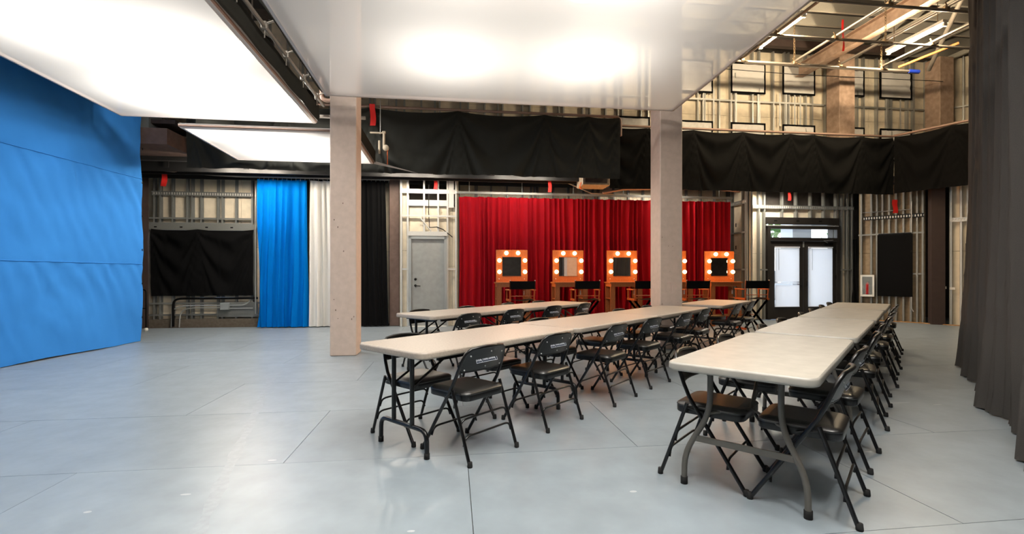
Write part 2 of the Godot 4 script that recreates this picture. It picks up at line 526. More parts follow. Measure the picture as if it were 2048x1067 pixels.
# A folding table; its long side along local z, its middle over the origin.
func make_table(at: Vector2, turn: float, cream: bool, label: String, group: String) -> Node3D:
	var t := thing("folding_table", label, "table", W(at.x, 0.0, at.y), -turn, group)
	var top: Material = M.table_cream if cream else M.table_beige
	var w := 0.76; var l := 1.83
	var s := Shape.new()
	s.slab(rounded(w, l, 0.075, 6), [Vector2(0.012, 0.692), Vector2(0.002, 0.697), Vector2(0.0, 0.705), Vector2(0.0, 0.727), Vector2(0.003, 0.735), Vector2(0.010, 0.740)])
	obj("tabletop", s, top, t)
	for sx in [-1.0, 1.0]:
		block("side_rail", Vector3(sx * 0.31 - 0.012, 0.662, -0.72), Vector3(sx * 0.31 + 0.012, 0.692, 0.72), M.leg_grey if cream else M.black_paint, t)
	for e in [-1.0, 1.0]:
		var z: float = e * 0.775
		if cream:
			for sx in [-1.0, 1.0]:   # wishbone legs of bent grey tube
				var p := arc_bend([Vector3(sx * 0.185, 0.69, z - e * 0.06), Vector3(sx * 0.185, 0.43, z - e * 0.05), Vector3(sx * 0.315, 0.19, z), Vector3(sx * 0.318, 0.02, z)], 0.10)
				pipe("leg", p, 0.0165, M.leg_grey, t, 10)
				var c := Shape.new(); c.lathe([Vector2(0, 0), Vector2(0.021, 0), Vector2(0.021, 0.042), Vector2(0, 0.042)], 10)
				obj("foot_cap", c, M.rubber, t).position = Vector3(sx * 0.318, 0, z)
			block("cross_bar", Vector3(-0.27, 0.262, z - e * 0.02 - 0.008), Vector3(0.27, 0.296, z - e * 0.02 + 0.008), M.leg_grey, t)
			pipe("fold_brace", [Vector3(0, 0.68, z - e * 0.42), Vector3(0, 0.46, z - e * 0.20)], 0.009, M.leg_grey, t, 6)
			for sx in [-1.0, 1.0]:
				pipe("brace_arm", [Vector3(0, 0.46, z - e * 0.20), Vector3(sx * 0.185, 0.43, z - e * 0.05)], 0.008, M.leg_grey, t, 6)
		else:
			var p := arc_bend([Vector3(-0.265, 0.02, z), Vector3(-0.262, 0.185, z), Vector3(0.262, 0.185, z), Vector3(0.265, 0.02, z)], 0.07)
			pipe("foot_bow", p, 0.0165, M.black_paint, t, 10)
			for sx in [-1.0, 1.0]:
				pipe("leg", [Vector3(sx * 0.105, 0.69, z), Vector3(sx * 0.105, 0.185, z)], 0.0165, M.black_paint, t, 10)
				var c := Shape.new(); c.lathe([Vector2(0, 0), Vector2(0.020, 0), Vector2(0.020, 0.038), Vector2(0, 0.038)], 10)
				obj("foot_cap", c, M.rubber, t).position = Vector3(sx * 0.265, 0, z)
				pipe("fold_brace", [Vector3(sx * 0.105, 0.46, z), Vector3(sx * 0.09, 0.68, z - e * 0.42)], 0.009, M.black_paint, t, 6)
			block("hinge_bar", Vector3(-0.28, 0.666, z - 0.02), Vector3(0.28, 0.692, z + 0.02), M.black_paint, t)
	return t

func build_tables() -> void:
	chair0 = make_chair()
	var rows := [
		{"name": "right-hand row", "cream": true, "at": [Vector2(2.16, 2.979), Vector2(3.60, 4.275), Vector2(5.005, 5.545), Vector2(6.42, 6.83)], "s": [0.276, -0.232], "g": [[-0.51, 0.36], [-0.494, 0.40]]},
		{"name": "middle row", "cream": false, "at": [Vector2(0.22, 3.974), Vector2(1.585, 5.205), Vector2(2.94, 6.44), Vector2(4.70, 8.02)], "s": [0.336, -0.226], "g": [[-0.451, 0.44], [-0.47, 0.42]]},
		{"name": "left-hand row", "cream": false, "at": [Vector2(0.18, 6.63), Vector2(1.540, 7.880)], "s": [0.345, -0.25], "g": [[-0.42, 0.46], [-0.45, 0.42]]},
	]
	for r in rows:
		var n: int = r.at.size()
		for k in n:
			var c: Vector2 = r.at[k]
			var place := ""
			if k == 0: place = "at the end nearest the camera"
			elif k == n - 1: place = "at the far end"
			elif k == 1: place = "second from the camera"
			else: place = "third from the camera"
			make_table(c, TILT + (0.01 if k == 1 else 0.0), r.cream, ("cream grey-legged folding table " if r.cream else "beige black-legged folding table ") + place + " of the " + r.name, "folding tables in three rows")
		for side in 2:
			for k in n * 2:
				var c: Vector2 = r.at[k / 2]
				var j := Vector2(rng.randf_range(-0.03, 0.03), rng.randf_range(-0.025, 0.025)) if k > 0 else Vector2.ZERO
				var sd: float = r.s[side] + j.y
				var p: Vector2 = c + along * (float(r.g[side][k % 2]) + j.x) + across * sd
				var look := (-across if side == 0 else across).rotated(rng.randf_range(-0.06, 0.06) if k > 0 else 0.0)
				put_chair(p, look, "black padded folding chair, %s from the camera on the %s side of the %s" % [ordinals[k], "right" if side == 0 else "left", r.name], "black padded folding chairs")

# A tall make-up table with a bulb-lit mirror board, seen from its front at +z.
func makeup_station(x: float, d: float, turn: float, label: String) -> void:
	var t := thing("makeup_station", label, "makeup station", W(x, 0, d), turn, "makeup stations along the red curtain")
	block("tabletop", Vector3(-0.40, 1.030, -0.24), Vector3(0.40, 1.060, 0.24), M.wood, t)
	block("front_apron", Vector3(-0.37, 0.95, 0.195), Vector3(0.37, 1.03, 0.22), M.wood, t)
	for sx in [-1.0, 1.0]:
		block("side_apron", Vector3(sx * 0.36 - 0.0125, 0.95, -0.20), Vector3(sx * 0.36 + 0.0125, 1.03, 0.195), M.wood, t)
		for z in [-0.19, 0.19]:
			block("leg", Vector3(sx * 0.325 - 0.055, 0, z - 0.02), Vector3(sx * 0.325 + 0.055, 1.03 if z < 0 else 0.95, z + 0.02), M.wood, t)
		block("side_shelf", Vector3(sx * 0.325 - 0.05, 0.66, -0.17), Vector3(sx * 0.325 + 0.05, 0.68, 0.17), M.wood, t)
	block("foot_rail", Vector3(-0.27, 0.20, -0.20), Vector3(0.27, 0.26, -0.18), M.wood, t)
	for sx in [-1.0, 1.0]:
		block("power_socket", Vector3(sx * 0.262, 0.76, -0.03), Vector3(sx * 0.27, 0.86, 0.03), M.white_paint, t)
	var b := Node3D.new(); b.name = numbered(t, "mirror_board"); t.add_child(b, true)
	b.position = Vector3(0, 1.06, -0.12)
	block("board_bottom", Vector3(-0.365, 0, -0.03), Vector3(0.365, 0.135, 0.02), M.wood, b)
	block("board_top", Vector3(-0.365, 0.575, -0.03), Vector3(0.365, 0.74, 0.02), M.wood, b)
	block("board_side", Vector3(-0.365, 0.135, -0.03), Vector3(-0.22, 0.575, 0.02), M.wood, b)
	block("board_side", Vector3(0.22, 0.135, -0.03), Vector3(0.365, 0.575, 0.02), M.wood, b)
	block("mirror", Vector3(-0.22, 0.135, -0.025), Vector3(0.22, 0.575, 0.0), M.mirror, b)
	var lip := Shape.new()
	lip.span(Vector3(-0.225, 0.130, 0.02), Vector3(0.225, 0.137, 0.024)); lip.span(Vector3(-0.225, 0.573, 0.02), Vector3(0.225, 0.580, 0.024))
	lip.span(Vector3(-0.225, 0.137, 0.02), Vector3(-0.218, 0.573, 0.024)); lip.span(Vector3(0.218, 0.137, 0.02), Vector3(0.225, 0.573, 0.024))
	obj("mirror_bead", lip, M.wood_dark, b)
	for p in [[-0.135, 0.665], [0.135, 0.665], [-0.295, 0.495], [0.295, 0.495], [-0.295, 0.235], [0.295, 0.235]]:
		var so := Shape.new(); so.lathe([Vector2(0.0, 0.0), Vector2(0.030, 0), Vector2(0.028, 0.018), Vector2(0.02, 0.03), Vector2(0, 0.03)], 12)
		var hs := obj("socket", so, M.porcelain, b)
		hs.position = Vector3(p[0], p[1], 0.02); hs.rotation.x = PI / 2
		var pr := []
		for k in 13:
			var a := PI * k / 12.0
			pr.append(Vector2(maxf(0.048 * sin(a), 0.0), 0.075 - 0.048 * cos(a)))
		if not mesh_cache.has("bulb"):
			var bs := Shape.new(); bs.lathe(pr, 14); mesh_cache["bulb"] = bs.done()
		var bu := part("bulb", mesh_cache["bulb"], M.bulb, b)
		bu.position = hs.position; bu.rotation.x = PI / 2
		var li := OmniLight3D.new(); li.name = numbered(b, "bulb_light"); b.add_child(li, true)
		li.position = hs.position + Vector3(0, 0, 0.075)
		li.light_color = Color(1.0, 0.66, 0.34); li.light_energy = BULB; li.light_size = 0.045; li.omni_range = 30.0; li.omni_attenuation = 2.0; li.shadow_enabled = true
	for sx in [-1.0, 1.0]:
		var sc := Shape.new(); sc.lathe([Vector2(0.012, 0), Vector2(0.010, 0.004), Vector2(0, 0.005)], 8)
		var so2 := obj("screw", sc, M.rivet, b); so2.position = Vector3(sx * 0.295, 0.07, 0.02); so2.rotation.x = PI / 2

# A tall folding director's chair; it looks towards -z, its back is at +z.
func directors_chair(x: float, d: float, turn: float, label: String) -> void:
	var t := thing("directors_chair", label, "chair", W(x, 0, d), turn, "directors' chairs at the makeup stations")
	for sx in [-1.0, 1.0]:
		pipe("back_post", [Vector3(sx * 0.255, 0.70, 0.19), Vector3(sx * 0.265, 1.10, 0.235)], 0.014, M.wood_chair, t, 8)
		block("arm_rest", Vector3(sx * 0.27 - 0.028, 0.895, -0.20), Vector3(sx * 0.27 + 0.028, 0.915, 0.20), M.wood_chair, t)
		block("arm_post", Vector3(sx * 0.265 - 0.014, 0.70, -0.19), Vector3(sx * 0.265 + 0.014, 0.895, -0.16), M.wood_chair, t)
		block("seat_rail", Vector3(sx * 0.262 - 0.018, 0.665, -0.22), Vector3(sx * 0.262 + 0.018, 0.71, 0.22), M.wood_chair, t)
		block("floor_rail", Vector3(sx * 0.262 - 0.018, 0.0, -0.22), Vector3(sx * 0.262 + 0.018, 0.04, 0.22), M.wood_chair, t)
		block("post_knob", Vector3(sx * 0.265 - 0.01, 1.10, 0.225), Vector3(sx * 0.265 + 0.01, 1.118, 0.245), M.rivet, t)
	for z in [-0.17, 0.17]:
		for sx in [-1.0, 1.0]:
			var s := Shape.new()
			var a := Vector3(-sx * 0.25, 0.04, z + sx * 0.012); var b := Vector3(sx * 0.25, 0.668, z + sx * 0.012)
			var dir := (b - a).normalized(); var nn := dir.cross(Vector3.BACK).normalized()
			s.xf = Transform3D(Basis(dir, nn, Vector3.BACK), (a + b) / 2)
			s.box(Vector3.ZERO, Vector3(a.distance_to(b), 0.042, 0.02))
			obj("crossed_leg", s, M.wood_chair, t)
	var c := Shape.new()
	c.sheet(8, 3, func(u: float, v: float): return Vector3(lerpf(-0.275, 0.275, u), lerpf(0.925, 1.095, v), 0.236 + 0.04 * sin(PI * u) + (v - 0.5) * 0.02))
	c.sheet(8, 3, func(u: float, v: float): return Vector3(lerpf(0.275, -0.275, u), lerpf(0.925, 1.095, v), 0.228 + 0.04 * sin(PI * u) + (v - 0.5) * 0.02))
	obj("back_canvas", c, M.black_velvet, t)
	var q := Shape.new()
	q.sheet(8, 2, func(u: float, v: float): return Vector3(lerpf(-0.26, 0.26, u), 0.712 - 0.03 * sin(PI * u), lerpf(0.20, -0.20, v)))
	obj("seat_canvas", q, M.black_velvet, t)
	for y in [0.78, 0.30]:
		pipe("stretcher", [Vector3(-0.25, y, 0.20), Vector3(0.25, y, 0.20)] if y > 0.5 else [Vector3(-0.2, y, -0.24), Vector3(0.2, y, -0.24)], 0.009, M.wood_chair, t, 6)

# ---------------------------------------------------------------- walls of steel studs
func stud_mesh(h: float) -> ArrayMesh:
	var key := "stud%.2f" % h
	if not mesh_cache.has(key):
		var s := Shape.new()
		s.box(Vector3(-0.018, h / 2, -0.045), Vector3(0.004, h, 0.09))
		s.box(Vector3(0, h / 2, -0.002), Vector3(0.04, h, 0.004))
		s.box(Vector3(0, h / 2, -0.088), Vector3(0.04, h, 0.004))
		mesh_cache[key] = s.done()
	return mesh_cache[key]

func slotted_track(parent: Node, x0: float, x1: float, y: float, m: Material, z := 0.012, h := 0.10) -> void:
	var s := Shape.new()
	s.span(Vector3(x0, y - h / 2, z - 0.006), Vector3(x1, y - h / 2 + 0.022, z + 0.004))
	s.span(Vector3(x0, y + h / 2 - 0.022, z - 0.006), Vector3(x1, y + h / 2, z + 0.004))
	var k := x0 + 0.02
	while k < x1 - 0.02:
		s.span(Vector3(k, y - h / 2 + 0.022, z - 0.002), Vector3(k + 0.026, y + h / 2 - 0.022, z + 0.002))
		k += 0.056
	obj("slotted_track", s, m, parent)
	block("slot_light_strip", Vector3(x0, y - h / 2 + 0.01, z - 0.014), Vector3(x1, y + h / 2 - 0.01, z - 0.010), M.white_paint, parent)  # white strip painted in for light showing through the slots

# a, b: (x, d) ends of the wall, left to right as one looks at it; openings are [x0, x1, y0, y1] along the wall
func stud_wall(called: String, a: Vector2, b: Vector2, y0: float, y1: float, studs: Array, sm: Material, rails: Array = [], openings: Array = [], sheet_m: Material = null, pocket := 0.0) -> Node3D:
	var dlt := b - a
	var w := setting(called, W(a.x, 0, a.y), atan2(dlt.y, dlt.x))
	var l := dlt.length()
	var shm: Material = sheet_m if sheet_m else M.sheath
	var cuts := [0.0, l]
	var c := 1.22
	while c < l - 0.1:
		cuts.append(c); c += 1.22
	for o in openings:
		cuts.append(o[0]); cuts.append(o[1])
	cuts.sort()
	for k in cuts.size() - 1:
		var x0: float = cuts[k]; var x1: float = cuts[k + 1]
		if x1 - x0 < 0.02: continue
		var spans := [[y0, y1]]
		for o in openings:
			if x0 > o[0] - 0.001 and x1 < o[1] + 0.001:
				spans = without(spans, o[2], o[3])
		for sp in spans:
			if sp[1] - sp[0] > 0.02:
				var mid: float = (sp[0] + sp[1]) / 2 if sp[1] - sp[0] > 2.0 else sp[1]
				for piece in ([[sp[0], mid], [mid, sp[1]]] if mid < sp[1] else [[sp[0], sp[1]]]):
					block("sheathing_panel", Vector3(x0 + 0.003, piece[0] + 0.003, -0.112), Vector3(x1 - 0.003, piece[1] - 0.003, -0.096), shm, w)
	for x in studs:
		var spans := [[y0, y1]]
		for o in openings:
			if x > o[0] and x < o[1] and o.size() == 4:
				spans = without(spans, o[2], o[3])
		for sp in spans:
			if sp[1] - sp[0] > 0.05:
				part("stud", stud_mesh(sp[1] - sp[0]), sm, w).position = Vector3(x, sp[0], 0)
	for r in rails:
		block("cross_rail", Vector3(r[0], r[2] - 0.02, -0.03), Vector3(r[1], r[2] + 0.02, 0.006), sm, w)
	return w

func without(spans: Array, lo: float, hi: float) -> Array:   # stretches less the part from lo to hi
	var out := []
	for q in spans:
		if q[0] < lo: out.append([q[0], minf(q[1], lo)])
		if q[1] > hi: out.append([maxf(q[0], hi), q[1]])
	return out

func even(x0: float, x1: float, step: float) -> Array:
	var out := []
	var x := x0
	while x <= x1 + 0.001:
		out.append(x); x += step
	return out

# ---------------------------------------------------------------- cloth
func pleated(called: String, x0: float, x1: float, d: float, y0: float, y1: float, wave: float, depth: float, m: Material, seed_: int, spread := 0.0, cols := 40.0, parent: Node = self) -> MeshInstance3D:
	var f := FastNoiseLite.new(); f.seed = seed_; f.frequency = 0.9; f.fractal_octaves = 2
	var g := FastNoiseLite.new(); g.seed = seed_ + 9; g.frequency = 0.25
	var s := Shape.new()
	s.sheet(int((x1 - x0) * cols / wave * 0.25), 24, func(u: float, v: float):
		var x := lerpf(x0, x1, u)
		var xx := x + g.get_noise_2d(x * 2.0, v * 1.3) * 0.16 * (1.0 - v) + f.get_noise_2d(x * 2.3, 5.0) * 0.10
		var ph := xx / wave * TAU
		var amp := depth * (0.42 + 0.58 * pow(1.0 - v, 0.6)) * (0.75 + 0.6 * f.get_noise_2d(x * 1.7, 40.0))
		var top := 1.0 if v < 0.965 else 0.75
		var k := sin(ph) + 0.35 * sin(ph * 2.0 + 1.3) + 0.25 * sin(ph * 0.47 + v * 0.8)
		var px := x + (u - 0.5) * spread * (1.0 - v) + cos(ph) * depth * 0.30
		return W(px, lerpf(y0, y1, v) + (0.008 * sin(ph * 0.5) if v > 0.97 else 0.0), d) + Vector3(0, 0, k * amp * top))
	return obj(called, s, m, parent)

# a hung sheet with swags between its pins; a, b: (x, d)
func swag(called: String, a: Vector2, b: Vector2, y0: float, y1: float, pins: Array, m: Material, seed_: int, parent: Node = self) -> MeshInstance3D:
	var f := FastNoiseLite.new(); f.seed = seed_; f.frequency = 0.8
	var dlt := b - a
	var nrm := Vector3(-dlt.y, 0, -dlt.x).normalized()
	nrm = Vector3(dlt.y, 0, dlt.x).normalized()
	var s := Shape.new()
	s.sheet(int(dlt.length() * 26), 44, func(u: float, v: float):
		var p := a + dlt * u
		var depth := (1.0 - v) * (y1 - y0)
		var k := 0
		while k < pins.size() - 2 and u > pins[k + 1]: k += 1
		var t := clampf((u - pins[k]) / (pins[k + 1] - pins[k]), 0.0, 1.0)
		var hollow := 4.0 * t * (1.0 - t)
		var wide: float = (pins[k + 1] - pins[k]) * dlt.length()
		var q := depth / (0.06 + 0.36 * hollow * clampf(wide, 0.4, 2.0))
		var fold := sin(q * 4.2 + f.get_noise_2d(u * 4.0, 3.0) * 3.0) * exp(-q * 0.22) * smoothstep(0.0, 0.6, q) * 0.085 * sqrt(hollow) * clampf(wide / 1.6, 0.25, 1.0)
		var rad := exp(-absf(t - roundf(t)) * wide / 0.16) * exp(-depth * 0.9) * 0.04 * smoothstep(0.0, 0.15, depth)
		var broad := f.get_noise_2d(p.x * 0.8 + p.y, v * 1.2) * 0.06 * (1.0 - v)
		var sag := 0.035 * hollow * clampf(wide, 0.0, 2.0) * v
		return W(p.x, lerpf(y0, y1, v) - sag + (0.012 * f.get_noise_2d(u * 9.0, 8.0) if v == 0.0 else 0.0), p.y) + nrm * (fold + rad + broad))
	return obj(called, s, m, parent)

func poly_slab(called: String, pts: Array, y0: float, y1: float, m: Material, parent: Node = self) -> MeshInstance3D:
	var s := Shape.new()
	var c := Vector3.ZERO
	for p in pts: c += W(p.x, (y0 + y1) / 2, p.y)
	c /= pts.size()
	var top := []; var low := []
	for p in pts:
		top.append(W(p.x, y1, p.y)); low.append(W(p.x, y0, p.y))
	s.face(top, c); s.face(low, c)
	for k in pts.size():
		var j: int = (k + 1) % pts.size()
		s.face([low[k], low[j], top[j], top[k]], c)
	return obj(called, s, m, parent)

# ---------------------------------------------------------------- overhead silks and their lamps
func silk(x0: float, x1: float, d0: float, d1: float, y: float, slope: float, sag: float, label: String, seed_: int) -> Node3D:
	var t := thing("overhead_silk", label, "overhead silk", W((x0 + x1) / 2, y, d1), 0.0, "overhead diffusion silks")
	var mid := (x0 + x1) / 2
	var f := FastNoiseLite.new(); f.seed = seed_; f.frequency = 0.6
	var at := func(x: float, d: float) -> float: return slope * (d1 - d)
	var s := Shape.new()
	s.sheet(48, 48, func(u: float, v: float):
		var x := lerpf(x1, x0, u); var d := lerpf(d0, d1, v)
		var dip := sag * sin(PI * u) * sin(PI * v) + f.get_noise_2d(x * 1.5, d * 1.5) * 0.012 * sin(PI * u) * sin(PI * v)
		return Vector3(x - mid, at.call(x, d) - dip, -(d - d1)))
	obj("fabric", s, M.silk, t)
	for e in [[x0, d0, x0, d1], [x1, d0, x1, d1], [x0, d0, x1, d0], [x0, d1, x1, d1]]:
		var a := Vector3(e[0] - mid, at.call(e[0], e[1]) + 0.03, -(float(e[1]) - d1)); var b := Vector3(e[2] - mid, at.call(e[2], e[3]) + 0.03, -(float(e[3]) - d1))
		pipe("frame_pipe", [a, b], 0.022, M.pipe_tan, t, 8)
		var hem := Shape.new()
		var along_z := absf(a.x - b.x) < 0.001
		var o := (Vector3(0.05 * signf(-a.x), 0, 0) if along_z else Vector3(0, 0, 0.05 if e[1] == d1 else -0.05))
		hem.quad(a + Vector3(0, -0.026, 0), b + Vector3(0, -0.026, 0), b + o * 0.8 + Vector3(0, -0.036, 0), a + o * 0.8 + Vector3(0, -0.036, 0))
		hem.quad(a + Vector3(0, -0.026, 0), b + Vector3(0, -0.026, 0), b - o * 0.55 + Vector3(0, 0.03, 0), a - o * 0.55 + Vector3(0, 0.03, 0))
		obj("hem", hem, M.silk_hem, t)
	return t

func space_light(x: float, y: float, d: float, r: float, e: float, label: String) -> void:
	var t := thing("space_light", label, "studio light", W(x, y, d), 0.0, "studio lamps above the silks")
	var s := Shape.new(); s.lathe([Vector2(r * 0.96, 0.0), Vector2(r, 0.02), Vector2(r, 0.16), Vector2(r * 0.7, 0.22), Vector2(0.06, 0.25), Vector2(0.0, 0.25)], 24)
	obj("housing", s, M.hardware, t)
	var g := Shape.new(); g.lathe([Vector2(0.0, 0.012), Vector2(r * 0.96, 0.012)], 24)
	obj("lamp_face", g, M.lamp_glow, t)
	pipe("hanger", [Vector3(0, 0.24, 0), Vector3(0, 7.6 - y, 0)], 0.012, M.pipe, t, 6)
	var li := AreaLight3D.new(); li.name = "lamp_light"; t.add_child(li)
	li.position.y = -0.01; li.rotation.x = -PI / 2
	li.area_size = Vector2(r * 1.7, r * 1.7); li.light_color = Color(1.0, 0.98, 0.95); li.light_energy = e; li.shadow_enabled = true
	li.area_normalize_energy = true
	li.area_range = 30.0

func fluorescent(x: float, y: float, d0: float, d1: float, label: String, e := TUBE, turn := 0.0, roof := 7.5) -> void:
	var t := thing("fluorescent_light", label, "ceiling light", W(x, y, (d0 + d1) / 2), turn, "fluorescent lights under the roof deck")
	var l := d1 - d0
	block("housing", Vector3(-0.06, 0.03, -l / 2 - 0.04), Vector3(0.06, 0.09, l / 2 + 0.04), M.white_paint, t)
	var s := Shape.new(); s.tube([Vector3(0, 0, -l / 2), Vector3(0, 0, l / 2)], 0.03, 10)
	obj("tube", s, M.tube_glow, t)
	for e1 in [-1.0, 1.0]:
		block("end_holder", Vector3(-0.035, -0.04, e1 * (l / 2 + 0.02) - 0.02), Vector3(0.035, 0.03, e1 * (l / 2 + 0.02) + 0.02), M.white_paint, t)
		pipe("hanger_chain", [Vector3(0, 0.09, e1 * l * 0.4), Vector3(0, roof - y, e1 * l * 0.4)], 0.007, M.chain, t, 5)
	for k in 3:   # the bare tube shines to all sides
		var li := OmniLight3D.new(); li.name = numbered(t, "tube_light"); t.add_child(li)
		li.position = Vector3(0, -0.06, (k - 1) * l * 0.36)
		li.light_color = Color(1.0, 0.90, 0.75) if roof > 5.0 else Color(1.0, 0.95, 0.88); li.light_energy = e; li.light_size = 0.06; li.shadow_enabled = true
		li.omni_range = 30.0; li.omni_attenuation = 2.0

func strap(at: Vector3, l: float, w: float, label: String, tilt := 0.0) -> void:
	var s := Shape.new()
	s.sheet(2, 8, func(u: float, v: float): return Vector3(lerpf(-w, w, u) + 0.012 * sin(v * 5.0), lerpf(-l, 0, v), 0.01 * sin(v * 7.0 + u)))
	s.sheet(2, 8, func(u: float, v: float): return Vector3(lerpf(w, -w, u) + 0.012 * sin(v * 5.0), lerpf(-l, 0, v), 0.01 * sin(v * 7.0 + 1.0 - u) - 0.006))
	var o := obj("safety_strap", s, M.red_strap)
	o.position = at; o.rotation.z = tilt
	tag(o, label, "strap", "red straps")

func chain(at: Vector3, l: float, label: String, m: Material) -> void:
	var s := Shape.new()
	var n := int(l / 0.06)
	for k in n:
		var y := -k * 0.06
		var a := Vector3(0.018, 0, 0) if k % 2 == 0 else Vector3(0, 0, 0.018)
		var ring := []
		for j in 9:
			var g := TAU * j / 8.0
			ring.append(Vector3(0, y - 0.03, 0) + a * cos(g) + Vector3(0, 0.038, 0) * sin(g))
		s.tube(ring, 0.006, 4, true)
	var o := obj("hanging_chain", s, m)
	o.position = at
	tag(o, label, "chain", "chains under the pipe grid")

# ---------------------------------------------------------------- the hall
const BULB := 0.2
const TUBE := 3.8

func _ready() -> void:
	rng.seed = 4711
	# camera: 1.25 m above the floor, a 17 mm look, the lens shifted up by a hair
	var cam := Camera3D.new(); cam.name = "camera"; add_child(cam)
	cam.position = Vector3(0, 1.25, 0)
	cam.rotation.y = -atan(119.0 / 950.0)
	cam.near = 0.05; cam.far = 200.0
	cam.projection = Camera3D.PROJECTION_FRUSTUM
	cam.size = 1067.0 / 950.0 * cam.near
	cam.frustum_offset = Vector2(0, 13.5 / 950.0 * cam.near)
	cam.current = true
	# daylight outside
	var sky := ProceduralSkyMaterial.new()
	sky.sky_top_color = Color(0.72, 0.80, 0.92); sky.sky_horizon_color = Color(0.92, 0.94, 0.96)
	sky.ground_horizon_color = Color(0.80, 0.80, 0.80); sky.ground_bottom_color = Color(0.5, 0.5, 0.5)
	sky.sun_angle_max = 0.0
	sky.energy_multiplier = 6.5
	var env := Environment.new()
	env.background_mode = Environment.BG_SKY
	env.sky = Sky.new(); env.sky.sky_material = sky
	env.tonemap_mode = Environment.TONE_MAPPER_LINEAR
	env.tonemap_exposure = 1.07
	env.sdfgi_enabled = true; env.ssao_enabled = true; env.ssil_enabled = true
	var we := WorldEnvironment.new(); we.name = "world"; we.environment = env; add_child(we)
	make_materials()
	build_lamps()
	build_shell()
	build_back_wall()
	build_upper_level()
	build_silks()
	build_hangings()
	build_columns()
	build_tables()
	build_makeup()
	build_grid()
	build_small()
	build_outside()

func build_lamps() -> void:  # lamps out of frame are unseen, set stronger to brighten the room
	var big := [[-0.08, 5.78, 3.4], [1.66, 5.70, 3.4], [-0.05, 3.95, 1.9], [1.55, 3.95, 2.1], [0.1, 2.1, 10.0], [1.5, 2.1, 18.0], [0.1, 0.4, 12.0], [1.6, 0.4, 20.0]]
	for k in big.size():
		space_light(big[k][0], 4.74, big[k][1], 0.30, big[k][2], "round studio lamp above the large silk, %s counted from its far left corner" % ordinals[k])
	var left := [[-4.1, 5.6, 4.8], [-2.95, 5.7, 3.2], [-3.0, 7.6, 7.5], [-4.1, 7.5, 5.5], [-4.1, 3.4, 5.5], [-2.9, 3.4, 2.0], [-4.1, 1.0, 8.5], [-2.9, 1.0, 2.4]]
	for k in left.size():
		space_light(left[k][0], 4.62, left[k][1], 0.30, left[k][2], "round studio lamp above the left silk, %s counted from its middle" % ordinals[k])
	space_light(-2.75, 4.35, 9.05, 0.30, 14.0, "round studio lamp above the small far silk")

